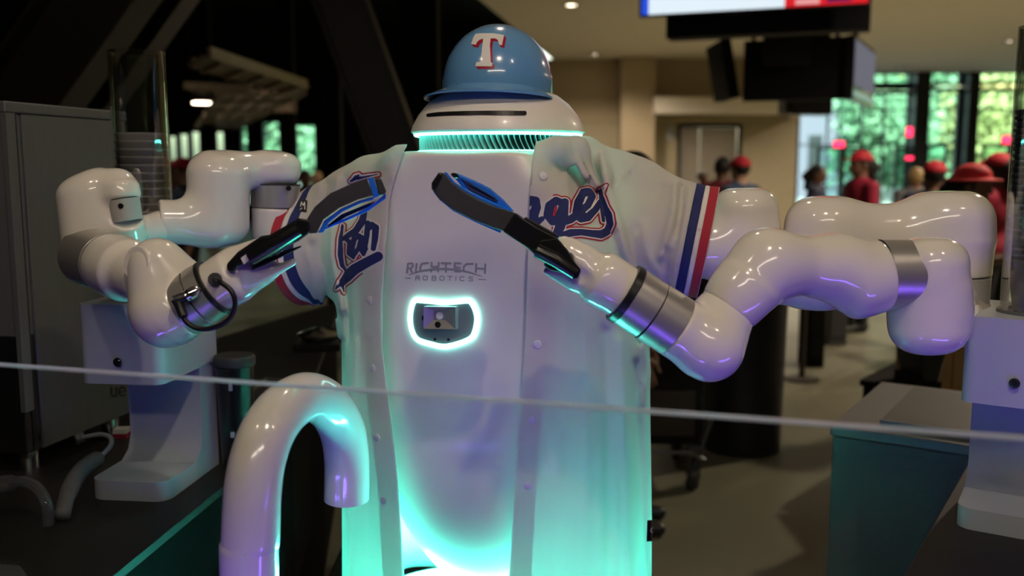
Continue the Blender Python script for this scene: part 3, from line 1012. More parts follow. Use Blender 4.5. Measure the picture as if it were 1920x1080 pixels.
MB().box(A5[0] + .2, A5[1] + .6, zt - .02, A5[0] + .25, A5[1] + .65, 4.19).build('hanger', M_black, h2)
A6 = P(1372, 182, 10.6); B6 = P(1392, 168, 10.5); z6 = P(1380, 70, 10.5)[2]; B6[2] = A6[2]
h3 = empty('hanging_screen', ((A6[0] + B6[0]) / 2, 10.6, A6[2]), 'thin black screen seen edge-on at the left of the hanging group', 'screen')
MB().hexa([(A6[0], 10.7, A6[2]), (B6[0], 10.6, A6[2]), (B6[0], 11.4, A6[2]), (A6[0], 11.5, A6[2])] + [(A6[0] - .12, 10.7, z6), (B6[0] - .12, 10.6, z6), (B6[0] - .12, 11.4, z6), (A6[0] - .12, 11.5, z6)]).build('housing', M_matte, h3)
MB().box(A6[0] - .05, 10.95, z6 - .02, A6[0], 11.0, 4.19).build('hanger', M_black, h3)
# projector-like black box lower right of them
a, b = P(1476, 215, 13), P(1562, 186, 13)
pj = empty('hanging_speaker', ((a[0] + b[0]) / 2, 13, a[2]), 'small black box hanging below and right of the black screens', 'speaker')
MB().box(a[0] + .05, 13, a[2], b[0], 13.4, b[2]).build('body', M_black, pj, bevel=.01)
MB().box(a[0] - .02, 13.02, a[2] + .02, a[0] + .05, 13.38, b[2]).build('grille', M_frame, pj)
MB().box(a[0] + .28, 13.18, b[2], a[0] + .32, 13.22, 4.19).build('hanger', M_black, pj)
for (px, py, Y) in ((1680, 150, 22),):
    pass

# ------------------------------------------------------------------ things standing on the hall floor
def bin_(px, py_bottom, r, h, lb, m, lid=True):
    c = PZ(px, py_bottom, 0.0); c[1] += r
    t = empty('waste_bin', (c[0], c[1], 0), lb, 'bin')
    V, Fc = lathe([(.0001, 0), (r * .9, 0), (r * .93, .01), (r, h * .9), (r * 1.04, h * .9), (r * 1.04, h * .94), (r * .9, h * .94), (r * .82, .05), (.0001, .05)], c=c, seg=40)
    mk('body', V, Fc, m, t, auto=True)
    V, Fc = lathe([(r * 1.05, h * .93), (r * 1.06, h * .96), (r * .9, h), (.0001, h * 1.01)], c=c, seg=40)
    mk('lid', V, Fc, M_black, t, auto=True)
    return t
M_bin = mat('bin_black', (.006, .006, .010), .5, noise=.2)
bin_(1408, 862, .235, 1.06, 'round black bin standing behind the right arm', M_bin)
bin_(1310, 800, .24, 1.06, 'round black bin left of and behind the nearer round bin', M_bin)
def pedestal(px0, px1, pyb, h, lb, m=M_dark, d=.25):
    a, b = PZ(px0, pyb, 0), PZ(px1, pyb, 0)
    t = empty('floor_cabinet', ((a[0] + b[0]) / 2, a[1], 0), lb, 'cabinet')
    MB().box(a[0], a[1], .0, b[0], a[1] + d, h).build('body', m, t, bevel=.01)
    MB().box(a[0] - .01, a[1] - .01, h, b[0] + .01, a[1] + d + .01, h + .03).build('top', M_black, t)
    MB().box(a[0] + .02, a[1] - .012, .08, b[0] - .02, a[1], h - .05).build('door', m, t)
pedestal(1512, 1545, 690, 1.0, 'narrow black cabinet on the floor under the right arm')
pedestal(1552, 1588, 648, 1.0, 'dark grey cabinet farther back, under the silver arm joint', M_steel_d)
c = PZ(1503, 712, 0)
sp = empty('stanchion', tuple(c), 'thin brown queue post with a round foot under the right arm', 'post')
V, Fc = lathe([(.0001, 0), (.13, 0), (.13, .015), (.03, .03), (.0001, .03)], c=c, seg=24); mk('foot', V, Fc, M_brown, sp, auto=True)
V, Fc = tube([c + [0, 0, .03], c + [0, 0, .95]], .022, 12); mk('post', V, Fc, M_brown, sp, auto=True)
V, Fc = lathe([(.0001, .95), (.035, .95), (.035, 1.02), (.0001, 1.03)], c=c, seg=16); mk('cap', V, Fc, M_brown, sp, auto=True)
# wheeled cart behind the jersey hem
w0 = PZ(1300, 917, 0)
ct_ = empty('wheeled_cart', (w0[0] - .15, w0[1] + .15, 0), 'black wheeled cart with a grey caster standing just right of the jersey', 'cart')
x1 = w0[0] + .10; x0 = x1 - .50; y0 = w0[1] + .02; y1 = y0 + .55
MB().box(x0, y0, .22, x1 - .05, y1, .78).build('body', M_dark, ct_, bevel=.02)
MB().box(x0 + .03, y0 - .012, .27, x1 - .10, y0, .50).build('panel', M_brown, ct_)
MB().box(x0 - .01, y0 - .02, .78, x1 - .03, y1 + .01, .81).build('top', M_black, ct_, bevel=.008)
V, Fc = tube([(x0, y0 - .03, .20), (x1 - .12, y0 - .03, .19), (x1 - .05, y0 - .03, .15)], .012, 8); mk('frame_tube', V, Fc, M_steel, ct_, auto=True)
MB().bar((x1 - .02, y0, .36), (x1 - .13, y0 - .02, .02), .035, .02).build('strut', M_steel_d, ct_)
for (cx, cy) in ((x1 - .10, y0 + .0), (x0 + .06, y0), (x1 - .10, y1 - .05), (x0 + .06, y1 - .05)):
    f = MB().box(cx - .03, cy - .035, .06, cx - .022, cy + .035, .20).box(cx + .022, cy - .035, .06, cx + .03, cy + .035, .20).box(cx - .03, cy - .035, .19, cx + .03, cy + .035, .225).build('caster_fork', M_steel_d, ct_)
    V, Fc = tube([(cx - .018, cy, .062), (cx + .018, cy, .062)], .062, 24)
    mk('wheel', V, Fc, M_pad, f, auto=True)
# things standing behind the steel box
wb = PZ(1785, 905, 0.0)
bx = empty('wooden_crate', (wb[0] + .1, wb[1] + .5, 0), 'tan plywood crate standing behind the stainless chest freezer', 'crate')
cx, cy, cz = P(1792, 655, 4.2); cz2 = P(1792, 722, 4.2)[2]
for i in range(4):
    MB().box(cx - .10 + i * .095, 4.2, 0, cx - .012 + i * .095, 4.22, cz).build('board', M_wood, bx)
for i in range(4):
    MB().box(cx - .10, 4.22 + i * .1, 0, cx - .08, 4.31 + i * .1, cz).build('board', M_wood, bx)
MB().box(cx - .11, 4.19, cz, cx + .29, 4.64, cz + .02).build('top', M_wood, bx)
a = P(1722, 716, 3.9); b = P(1774, 655, 3.9)
bk = empty('black_tub', ((a[0] + b[0]) / 2, 4.0, 0), 'black tub on a dark stand behind the stainless chest freezer', 'tub')
MB().hexa([(a[0] + .02, 3.9, a[2]), (b[0] - .02, 3.9, a[2]), (b[0] - .02, 4.15, a[2]), (a[0] + .02, 4.15, a[2]), (a[0], 3.88, b[2]), (b[0], 3.88, b[2]), (b[0], 4.17, b[2]), (a[0], 4.17, b[2])]).build('tub', M_black, bk, bevel=.01)
MB().box(a[0], 3.9, 0, b[0] - .01, 4.15, a[2]).build('stand', M_dark, bk)
l = [PZ(1612, 712, .55), PZ(1655, 690, .55), PZ(1752, 648, .55), PZ(1725, 712, .55), PZ(1640, 716, .55)]
lt = empty('low_table', tuple(np.mean(l, axis=0) * [1, 1, 0]), 'low dark table with a pointed end behind the chest freezer', 'table')
V, Fc = prism([(p[0], p[1], .52) for p in l], [(p[0], p[1], .55) for p in l]); mk('tabletop', V, Fc, M_dark, lt)
for p in (l[0], l[2], l[3]):
    c_ = np.mean(l, axis=0); q = p + (c_ - p) * .25
    MB().box(q[0] - .02, q[1] - .02, 0, q[0] + .02, q[1] + .02, .52).build('leg', M_dark, lt)

# ================================================================== THE KIOSK
ZC = 0.9
# dark stone counter, left
pl = [PZ(-420, 1420, ZC), PZ(215, 1077, ZC), PZ(560, 796, ZC), PZ(640, 563, ZC), PZ(300, 665, ZC), PZ(-500, 900, ZC)]
cnt = empty('kiosk_counter', tuple(np.mean(pl, axis=0) * [1, 1, 0]), 'dark stone counter under the steel machine and left dispenser', 'counter')
V, Fc = prism([(p[0], p[1], ZC - .018) for p in pl], [(p[0], p[1], ZC) for p in pl]); V, Fc = tessel(V, Fc)
mk('worktop', V, Fc, M_counter, cnt, bevel=.001)
cc = np.mean(pl, axis=0); ql = [p + (cc - p) * .05 for p in pl]
V, Fc = prism([(p[0], p[1], 0.0) for p in ql], [(p[0], p[1], ZC - .018) for p in ql]); V, Fc = tessel(V, Fc)
mk('base_cabinet', V, Fc, M_kick, cnt)
# right counter
pr = [PZ(1690, 1085, ZC), PZ(2250, 1330, ZC), PZ(2250, 900, ZC), PZ(1815, 868, ZC)]
cnr = empty('kiosk_counter', tuple(np.mean(pr, axis=0) * [1, 1, 0]), 'dark stone counter under the right dispenser', 'counter')
V, Fc = prism([(p[0], p[1], ZC - .04) for p in pr], [(p[0], p[1], ZC) for p in pr]); mk('worktop', V, Fc, M_counter, cnr, bevel=.003)
cc = np.mean(pr, axis=0); qr = [p + (cc - p) * .05 for p in pr]
V, Fc = prism([(p[0], p[1], 0.0) for p in qr], [(p[0], p[1], ZC - .04) for p in qr]); mk('base_cabinet', V, Fc, M_dark, cnr)
# black step between counter and robot
MB().box(-.50, 2.36, 0, -.16, 3.35, .50).build('storage_box', M_dark, bevel=.01, label='low black storage box on the floor left of the robot, behind the hook pipe', cat='box')

# glass guard
gA, gB = PZ(-60, 681, 1.332), PZ(2000, 830, 1.332)
gg = empty('glass_guard', ((gA[0] + gB[0]) / 2, (gA[1] + gB[1]) / 2, 0), 'clear glass guard whose polished top edge crosses the picture', 'glass')
MB().slab(gA, gB, .75, 1.3305, .008).build('glass_pane', M_glass, gg)
MB().slab(gA, gB, 1.3305, 1.3340, .008).build('polished_edge', M_gedge, gg)
MB().slab(gA, gB, .70, .75, .03).build('clamp_rail', M_steel, gg)
MB().slab(gA, gB, 0, .70, .03).build('front_panel', M_dark, gg)

# chest freezer / steel box
fA = PZ(1562, 797, ZC); fB = PZ(1800, 832, ZC)
d = (fB - fA)[:2]; d /= np.linalg.norm(d); n_ = np.array([-d[1], d[0]])
cf = empty('chest_freezer', (*(fA[:2] + d * .4 + n_ * .3), 0), 'stainless chest freezer with a raised lid, left of the right dispenser', 'freezer')
q = [fA[:2], fA[:2] + d * .62, fA[:2] + d * .62 + n_ * .62, fA[:2] + n_ * .62]
def quad_prism(q, z0, z1, nm, m, par, **kw):
    V, Fc = prism([(*p, z0) for p in q], [(*p, z1) for p in q]); return mk(nm, V, Fc, m, par, **kw)
quad_prism([p for p in q], .04, ZC - .028, 'body', M_steel_d, cf, bevel=.004)
quad_prism([q[0] - d * .006 - n_ * .006, q[1] + d * .006 - n_ * .006, q[2] + d * .006, q[3] - d * .006], ZC - .028, ZC, 'rim', M_steel, cf, bevel=.004)
lq = [fA[:2] + d * .11 + n_ * .05, fA[:2] + d * .62 + n_ * .05, fA[:2] + d * .62 + n_ * .52, fA[:2] + d * .11 + n_ * .52]
quad_prism(lq, ZC, ZC + .018, 'lid', M_steel_d, cf, bevel=.004)
quad_prism([lq[0] + n_ * -.002, lq[1] + n_ * -.002, lq[1] + n_ * .006, lq[0] + n_ * .006], ZC + .001, ZC + .020, 'lid_lip', M_steel, cf)
for i in range(4):
    p = q[i] + (np.mean(q, axis=0) - q[i]) * .15
    V, Fc = lathe([(.0001, 0), (.025, 0), (.02, .04), (.0001, .04)], c=(*p, 0), seg=12); mk('foot', V, Fc, M_black, cf)

# ------------------------------------------------------------------ steel machine at the far left
mA = PZ(53, 853, ZC + .05); mB = PZ(262, 766, ZC + .05)
mz = 1.715
dd = (mB - mA)[:2]; mL = np.linalg.norm(dd); dd /= mL; dn = np.array([-dd[1], dd[0]])    # dn points left
def mq(u0, u1, v0, v1):   # u along the side (away), v to the left
    o = mA[:2]
    return [o + dd * u0 + dn * v0, o + dd * u1 + dn * v0, o + dd * u1 + dn * v1, o + dd * u0 + dn * v1]
mc = empty('ice_machine', (*np.mean(mq(0, mL, 0, .5), axis=0), ZC), 'tall stainless ice machine at the left edge, black below in front', 'machine')
quad_prism(mq(.05, mL, 0, .5), ZC + .05, mz, 'cabinet', M_steel, mc, bevel=.003)
quad_prism(mq(-.004, mL + .004, -.004, .5), mz, mz + .025, 'top_cover', M_steel, mc, bevel=.004)
quad_prism(mq(0, .05, .004, .5), 1.22, mz, 'front_upper', M_steel, mc, bevel=.003)
quad_prism(mq(.0, .05, .004, .5), ZC + .05, 1.22, 'front_lower', M_black, mc, bevel=.003)
quad_prism(mq(-.006, .022, -.006, .006), 1.05, mz, 'corner_trim', M_steel, mc)
quad_prism(mq(.028, .031, -.002, .0), ZC + .05, mz, 'door_gap', M_seam, mc)
for (u, v) in ((.06, .05), (mL - .06, .05), (.06, .42), (mL - .06, .42)):
    p = mA[:2] + dd * u + dn * v
    V, Fc = lathe([(.0001, 0), (.022, 0), (.022, .035), (.016, .05), (.0001, .05)], c=(*p, ZC), seg=16); mk('foot', V, Fc, M_chrome, mc, auto=True)
# printed letters on its side
side = mq(0, mL, -.0005, -.0005)
sv = []; sf = []
nu, nz = 60, 40
for i in range(nu + 1):
    for j in range(nz + 1):
        p = mA[:2] + dd * (mL * (.55 + .45 * i / nu)) - dn * .0006
        sv.append((*p, 1.0 + .16 * j / nz))
for i in range(nu):
    for j in range(nz):
        a_ = i * (nz + 1) + j
        sf += [(a_, a_ + nz + 1, a_ + nz + 2), (a_, a_ + nz + 2, a_ + 1)]
sv = np.array(sv); sf = np.array(sf); sn = np.tile(np.array([-dn[0], -dn[1], 0]), (len(sv), 1))
ue = [[(209, 727, 1.7), (209, 740, 1.7), (213, 744, 1.7), (217, 740, 1.7)], [(218, 727, 1.7), (218, 744, 1.7)],
      [(223, 735, 1.6), (235, 734, 1.6), (234, 728, 1.6), (229, 725, 1.7), (224, 729, 1.8), (223, 737, 1.8), (228, 743, 1.7), (235, 740, 1.5)]]
decal('printed_letters', (sv, sf, sn), lambda x, y: strokes_d(x, y, ue), M_black, mc, .0004)
decal('red_dot', (sv, sf, sn), lambda x, y: strokes_d(x, y, [[(228, 751, 1.8), (228.5, 751, 1.8)]]), M_decalr, mc, .0004)

# hoses on the counter
def hose(name, pts, r, m, lb, Yc=None):
    pp = [PZ(x, y, z) for (x, y, z) in pts]
    V, Fc = tube(catmull(pp, 8), r, 14)
    return mk(name, V, Fc, m, smooth=True, label=lb, cat='hose')
h = empty('drain_hose', tuple(PZ(92, 985, ZC)), 'clear plastic hose arching down into the counter at the far left', 'hose')
V, Fc = tube(catmull([PZ(22, 905, .975), PZ(45, 903, .98), PZ(70, 915, .97), PZ(88, 945, .945), PZ(92, 985, .901)], 8), .011, 14); mk('hose_tube', V, Fc, M_hose, h, smooth=True)
V, Fc = tube([PZ(-6, 908, .972), PZ(24, 905, .975)], .016, 14); mk('hose_fitting', V, Fc, M_hose, h, auto=True)
h = empty('insulated_hose', tuple(PZ(118, 965, ZC)), 'grey foam-wrapped hose beside the steel machine, with a thin tube curling from it', 'hose')
V, Fc = tube(catmull([PZ(116, 968, .912), PZ(128, 925, .93), PZ(150, 885, .95), PZ(186, 858, .96)], 8), [.016] * 8 + [.018] * 16 + [.014], 14); mk('foam_sleeve', V, Fc, M_ghose, h, smooth=True)
V, Fc = tube(catmull([PZ(184, 860, .96), PZ(206, 838, .97), PZ(208, 822, .975), PZ(192, 815, .975), PZ(171, 817, .97), PZ(150, 822, .96)], 8), .0055, 10); mk('thin_tube', V, Fc, mat('grey_tube', (.30, .31, .34), .4), h, smooth=True)
V, Fc = tube([PZ(158, 819, .962), PZ(142, 825, .958)], .013, 12); mk('hose_fitting', V, Fc, M_steel, h, auto=True)
# small things on the counter
c = PZ(600, 655, ZC)
t = empty('warming_tray', tuple(c), 'shiny shallow steel dish on a dark block by the left sleeve', 'dish')
MB().box(c[0] - .09, c[1] - .05, ZC, c[0] + .09, c[1] + .1, ZC + .03).build('block', M_black, t, bevel=.004)
V, Fc = lathe([(.0001, .03), (.06, .03), (.085, .055), (.09, .058), (.05, .075), (.0001, .085)], c=c + [0, .02, 0], seg=32); mk('dish', V, Fc, M_chrome, t, auto=True)
c = PZ(428, 893, ZC) + [0, .08, 0]
t = empty('tumbler', tuple(c), 'tall dark tumbler with pale marks standing behind the left dispenser', 'tumbler')
V, Fc = lathe([(.0001, 0), (.034, 0), (.036, .004), (.043, .235), (.046, .24), (.042, .246), (.039, .235), (.033, .01), (.0001, .01)], c=c, seg=32); mk('body', V, Fc, M_black, t, auto=True)
V, Fc = lathe([(.048, .243), (.048, .258), (.044, .265), (.0001, .266)], c=c, seg=32); mk('lid', V, Fc, M_pad, t, auto=True)
for zz, hh in ((.19, .02), (.08, .012)):
    MB().box(c[0] - .012, c[1] - .0445, zz, c[0] + .006, c[1] - .0385, zz + hh).V
    b_ = MB().box(c[0] - .002, c[1] - .0455 + .0, ZC + zz - 0, c[0] + .006, c[1] - .037, ZC + zz + hh); b_.build('pale_mark', M_powder, t)
c = PZ(225, 822, ZC)
t = MB().box(c[0] - .018, c[1], ZC, c[0] + .016, c[1] + .03, ZC + .022)
sb = t.build('sachet_box', M_decalr, label='tiny red and white box on the counter behind the left dispenser', cat='box')
MB().box(c[0] - .0185, c[1] - .001, ZC + .012, c[0] + .0165, c[1] + .031, ZC + .0235).build('white_top', M_decalw, sb)
c0, c1_ = PZ(442, 770, ZC), PZ(600, 800, ZC)
t = empty('sink_basin', tuple(c0), 'steel sink rim set in the counter behind the hook pipe', 'sink')
sk = [PZ(440, 762, ZC), PZ(505, 772, ZC), PZ(560, 722, ZC), PZ(500, 712, ZC)]
for i in range(4):
    MB().bar(sk[i] + [0, 0, .004], sk[(i + 1) % 4] + [0, 0, .004], .012, .008).build('rim', M_steel, t)
quad_prism([p[:2] for p in sk], ZC, ZC + .003, 'bowl', M_seam, t)
q0 = [PZ(-40, 1062, ZC), PZ(38, 1068, ZC), PZ(50, 1084, ZC), PZ(40, 1130, ZC), PZ(-60, 1130, ZC)]
V, Fc = prism([(p[0], p[1], ZC) for p in q0], [(p[0], p[1], ZC + .008) for p in q0])
mk('steel_tray', V, Fc, M_steel, bevel=.002, label='corner of a steel tray on the counter at the bottom left', cat='tray')

# ------------------------------------------------------------------ cup dispensers
cup_prof = [(.0001, 0), (.030, 0), (.031, .003), (.0435, .097), (.0478, .0985), (.0478, .1035), (.0445, .103), (.0425, .098), (.029, .006), (.0001, .006)]
cupV, cupF = lathe(cup_prof, seg=28)
def dispenser(corner, ang, lb, ncup, step, cm, glab, grp, zoff, tube_h=.52, tx=.086, ty=.13):
    t = empty('cup_dispenser', (corner[0], corner[1], ZC), lb, 'dispenser', rz=-ang)
    W, D = .172, .26
    def loc(name, mb, m, par=t, **kw): return mk(name, np.array(mb.V), mb.F, m, par, local=True, **kw)
    # base with rounded front corners and flared column
    def rrect(x0, y0, x1, y1, r, n=6):
        pts = []
        for (cx, cy, a0) in ((x0 + r, y0 + r, 180), (x1 - r, y0 + r, 270)):
            for k in range(n + 1):
                a = R(a0 + 90 * k / n); pts.append((cx + r * math.cos(a), cy + r * math.sin(a)))
        pts += [(x1, y1), (x0, y1)]
        return pts
    def solid(pts, z0, z1, name, m=M_powder, bevel=.004):
        V, Fc = prism([(x, y, z0) for x, y in pts], [(x, y, z1) for x, y in pts]); V, Fc = tessel(V, Fc)
        return mk(name, V, Fc, m, t, local=True, auto=True, bevel=0)
    solid(rrect(0, 0, W, D, .03), 0, .042, 'base')
    V = []; Fc = []
    prof = [(.042, .135), (.06, .165), (.09, .178), (.252, .180)]
    for z, y in prof: V += [(0.0, y, z), (W, y, z), (W, D, z), (0.0, D, z)]
    for i in range(len(prof) - 1):
        for k in range(4):
            l_ = (k + 1) % 4; Fc.append((i * 4 + k, i * 4 + l_, i * 4 + 4 + l_, i * 4 + 4 + k))
    mk('column', V, Fc, M_powder, t, local=True, auto=True)
    hd = solid(rrect(-.004, -.004, W + .004, D + .004, .022), .252, .418, 'head')
    V, Fc = lathe([(.064, .418), (.064, .424), (.0585, .424), (.0585, .418)], c=(tx, ty, 0), seg=40); mk('tube_collar', V, Fc, M_steel, t, local=True, auto=True)
    V, Fc = lathe([(.0555, .420), (.0555, .420 + tube_h), (.0585, .420 + tube_h), (.0585, .420), (.0555, .420)], c=(tx, ty, 0), seg=56)
    mk('clear_tube', V, Fc, M_tube, t, local=True, auto=True)
    V, Fc = tube([(W * .50, -.004, .30), (W * .50, -.012, .30)], .0095, 20); b_ = mk('push_button', V, Fc, M_chrome, t, local=True, auto=True)
    V, Fc = tube([(W * .50, -.012, .30), (W * .50, -.014, .30)], .0055, 16); mk('button_face', V, Fc, M_black, b_, local=True, auto=True)
    wc = Matrix.Rotation(-ang, 3, 'Z') @ Vector((tx, ty, 0))
    me = None
    for i in range(ncup):
        if me is None:
            o = mk('plastic_cup', np.array(cupV) * [1.15, 1.15, 1], cupF, cm, None, at=(0, 0, 0), smooth=True, label=glab, cat='cup', group=grp)
            me = o.data
        else:
            o = bpy.data.objects.new('plastic_cup', me); COL.objects.link(o); tag(o, glab, 'cup', grp)
        o.location = (corner[0] + wc.x, corner[1] + wc.y, ZC + zoff + i * step)
    return t
dispenser(PZ(168, 936, ZC), R(6.5), 'white cup dispenser on the left counter with a tall clear tube', 16, .0165, M_cup,
          'clear plastic cup nested in the left-hand tube stack', 'clear cups stacked in the left dispenser tube', .419)
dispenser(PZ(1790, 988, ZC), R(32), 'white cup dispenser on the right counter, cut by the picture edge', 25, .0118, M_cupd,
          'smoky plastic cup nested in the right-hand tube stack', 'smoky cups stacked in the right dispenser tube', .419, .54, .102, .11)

# ------------------------------------------------------------------ white hook pipe in front of the robot
hp = [(470, 1500, 1.39, 54), (470, 1150, 1.39, 54), (470, 1010, 1.39, 54), (474, 920, 1.395, 53), (484, 860, 1.41, 52), (504, 805, 1.44, 51), (536, 764, 1.50, 49),
      (577, 744, 1.58, 46.5), (616, 762, 1.66, 44.5), (641, 805, 1.71, 43), (650, 860, 1.73, 42), (650, 935, 1.735, 42)]
c3 = [P(a, b, y) for a, b, y, r in hp]
base = c3[1].copy(); base[2] = 0
c3 = [base] + c3[1:]
rr = [RM(54, 1010, 1.39)] + [RM(r, b, y) for a, b, y, r in hp[1:]]
cv = catmull(np.hstack([np.array(c3), np.array(rr)[:, None]]), 8)
hk = empty('hook_pipe', tuple(base), 'thick glossy white pipe bent over like a cane handle in front of the robot', 'pipe')
V, Fc = tube(cv[:, :3], cv[:, 3], 40, caps=True); mk('pipe', V, Fc, M_white, hk, auto=True)
V, Fc = lathe([(.0001, 0), (.075, 0), (.075, .012), (.045, .014)], c=base, seg=32); mk('floor_flange', V, Fc, M_silver, hk, auto=True)

# ================================================================== THE ROBOT
CX, CY = -0.030, 2.055
rob = empty('service_robot', (CX, CY, 0), 'white two-armed service robot wearing the open jersey and the blue helmet', 'robot')
YAW = R(23)
axx = np.array([math.cos(YAW), -math.sin(YAW)]); axy = np.array([math.sin(YAW), math.cos(YAW)])   # right, back
def rob_xy(V):
    q = V[:, :2] - np.array([CX, CY])
    return q @ axx, q @ axy
def RW(x, y, z): return np.array([CX + axx[0] * x + axy[0] * y, CY + axx[1] * x + axy[1] * y, z])

# torso: rounded box whose lower part tapers like an egg
tor = Sdf(.03)
tor.add(rbox((CX, CY, 1.20), (.232, .185, .62), .075, -YAW))
tor.cut(lambda p: .78 * (np.abs(rob_xy(p)[0] + .012) - .150 - (1.6305 - p[:, 2]) * .85), .05)
tor.cut(lambda p: p[:, 2] - 1.6305, .014)
_eg = ell((CX, CY, 1.18), (.31, .255, .55), -YAW)
tor.cut(lambda p: _eg(np.stack([p[:, 0], p[:, 1], np.minimum(p[:, 2], 1.18)], 1)), .05)
def torso_inner(p): return tor(p)
Vt, Qt = mesh_sdf(tor, .006)
Tt = tris(Qt); Nt = vnormals(Vt, Tt)
mt = mk('torso', Vt, Qt, M_shell, rob, smooth=True)
V, Fc = lathe([(.0001, .30), (.05, .30), (.05, .90), (.0001, .90)], c=(CX, CY, 0), seg=24)
mk('column', V, Fc, M_powder, rob, auto=True)
V, Fc = lathe([(.0001, 0), (.19, 0), (.19, .05), (.205, .50), (.215, .586), (.0001, .586)], c=(0, 0, 0), seg=64)
mk('pedestal', [RW(x * 1.42, y * 1.045, z) for x, y, z in V], Fc, M_shell, rob, auto=True)
V, Fc = lathe([(.12, .587), (.215, .587), (.215, .597), (.12, .597), (.12, .587)], c=(0, 0, 0), seg=64)
VR = [RW(x * 1.30, y * .86, z) for x, y, z in V]
def _isf(f): m_ = np.mean([V[i] for i in f], axis=0); return m_[1] < 0 and abs(m_[0]) < abs(m_[1]) * 1.1
for sel, mm_ in ((True, M_base_f), (False, M_base)):
    used = [f for f in Fc if _isf(f) == sel]; ids_ = sorted({i for f in used for i in f}); mp_ = {i: k for k, i in enumerate(ids_)}
    mk('light_ring', [VR[i] for i in ids_], [[mp_[i] for i in f] for f in used], mm_, rob)

# neck vent
V, Fc = lathe([(.0001, 1.600), (.153, 1.600), (.153, 1.668), (.0001, 1.668)], c=(CX, CY, 0), seg=48)
mk('neck_core', V, Fc, M_black, rob, auto=True)
V, Fc = tube([(CX + .178 * math.cos(a), CY + .178 * math.sin(a), 1.6655) for a in np.linspace(0, 2 * math.pi, 64, endpoint=False)], .0032, 8, closed=True)
mk('neck_light', V, Fc, M_neck, rob, smooth=True)
V, Fc = tube([(CX + .171 * math.cos(a), CY + .171 * math.sin(a), 1.6315) for a in np.linspace(0, 2 * math.pi, 64, endpoint=False)], .0013, 6, closed=True)
mk('neck_light', V, Fc, M_neck, rob, smooth=True)
fv = []; ff = []
for i, z in enumerate(np.linspace(1.630, 1.6655, 5)):
    k = i / 4
    tw = -.085 * math.sin(k * 1.5)
    for rr_, da in ((.154, .03), (.170, 0), (.170, .010), (.154, .042)):
        a = tw + da
        fv.append((rr_ * math.cos(a), rr_ * math.sin(a), z))
for i in range(4):
    for k in range(4):
        l_ = (k + 1) % 4; ff.append((i * 4 + k, i * 4 + l_, i * 4 + 4 + l_, i * 4 + 4 + k))
ff += [(3, 2, 1, 0), (16, 17, 18, 19)]
fm = mk('vent_fin', np.array(fv), ff, M_fin, rob, local=True)
NF = 92
for i in range(NF):
    o = fm if i == 0 else bpy.data.objects.new('vent_fin', fm.data)
    if i: COL.objects.link(o); o.parent = rob
    o.rotation_euler = (0, 0, 2 * math.pi * i / NF)

# head dome
V, Fc = lathe([(.155, 1.668), (.183, 1.668), (.1875, 1.672), (.184, 1.684), (.171, 1.708), (.152, 1.731), (.128, 1.749), (.09, 1.763), (.0001, 1.768)], c=(CX, CY, 0), seg=96)
hd = mk('head', V, Fc, M_shell, rob, auto=True)
Vh, Fh = np.array(V), []
for f in Fc: Fh += [(f[0], f[1], f[2]), (f[0], f[2], f[3])]
Fh = np.array(Fh); Nh = vnormals(Vh, Fh)
if ((Vh - np.array([CX, CY, 1.7])) * Nh).sum() < 0: Nh = -Nh; Fh = Fh[:, ::-1]
decal('face_slot', region(Vh, Fh, Nh, (780, 190, 1010, 240), 3), lambda x, y: strokes_d(x, y, [[(803, 216.5, 3.2), (830, 213.5, 4), (900, 211.5, 4.5), (983, 212.5, 4.5)]]), M_black, rob, .0012)

# ------------------------------------------------------------------ chest: camera window and print
reg_t = region(Vt, Tt, Nt, (740, 470, 930, 680), 2)
def c4(x, y): return (720 + x / 4.908, 460 + y / 4.908)
lt_ = 9 / 4.908
G = []
def stk(pts, r=lt_): G.append([(*c4(x, y), r) for x, y in pts])
stk([(212, 250), (222, 168), (262, 166), (268, 188), (252, 212), (222, 212)]); stk([(244, 214), (258, 246)])
stk([(294, 243), (301, 170)])
stk([(405, 162), (350, 168), (336, 200), (336, 232)])
stk([(440, 160), (438, 196), (502, 197), (506, 160)])
stk([(532, 163), (614, 165)]); stk([(573, 165), (570, 205)])
stk([(706, 166), (652, 164), (650, 202), (700, 206)])
stk([(818, 170), (760, 172), (736, 196), (734, 222)])
stk([(850, 172), (846, 246)]); stk([(850, 212), (930, 218)]); stk([(934, 176), (930, 254)])
stk([(435, 232), (437, 244)], 1.6); stk([(500, 230), (500, 243)], 1.6); stk([(572, 226), (571, 244)], 1.8); stk([(655, 240), (700, 243)], 1.6)
G.append([(*c4(230, 272), .5), (*c4(330, 236), 1.3), (*c4(450, 220), 1.9), (*c4(560, 216), 2.1), (*c4(680, 226), 1.9), (*c4(800, 252), 1.4), (*c4(905, 286), .5)])
t2 = 4.2 / 4.908
stk([(292, 320), (296, 280), (326, 280), (326, 298), (296, 300)], t2); stk([(314, 300), (330, 320)], t2)
stk([(366, 282), (398, 284), (402, 300), (398, 318), (364, 318), (360, 300), (366, 282)], t2)
stk([(442, 320), (446, 282), (476, 284), (478, 298), (446, 300)], t2); stk([(478, 300), (480, 320), (442, 321)], t2)
stk([(520, 284), (552, 286), (556, 302), (552, 320), (518, 320), (514, 302), (520, 284)], t2)
stk([(586, 284), (632, 286)], t2); stk([(609, 286), (607, 322)], t2)
stk([(664, 286), (662, 322)], t2)
stk([(738, 290), (706, 288), (698, 304), (702, 322), (736, 326)], t2)
stk([(818, 290), (788, 288), (784, 300), (790, 307), (812, 308), (818, 318), (812, 328), (782, 326)], t2)
stk([(198, 301), (246, 303)], t2); stk([(872, 313), (938, 316)], t2)
decal('printed_letter', region(Vt, Tt, Nt, (740, 470, 930, 545), 3), lambda x, y: strokes_d(x, y, G), M_print, rob, .0006)

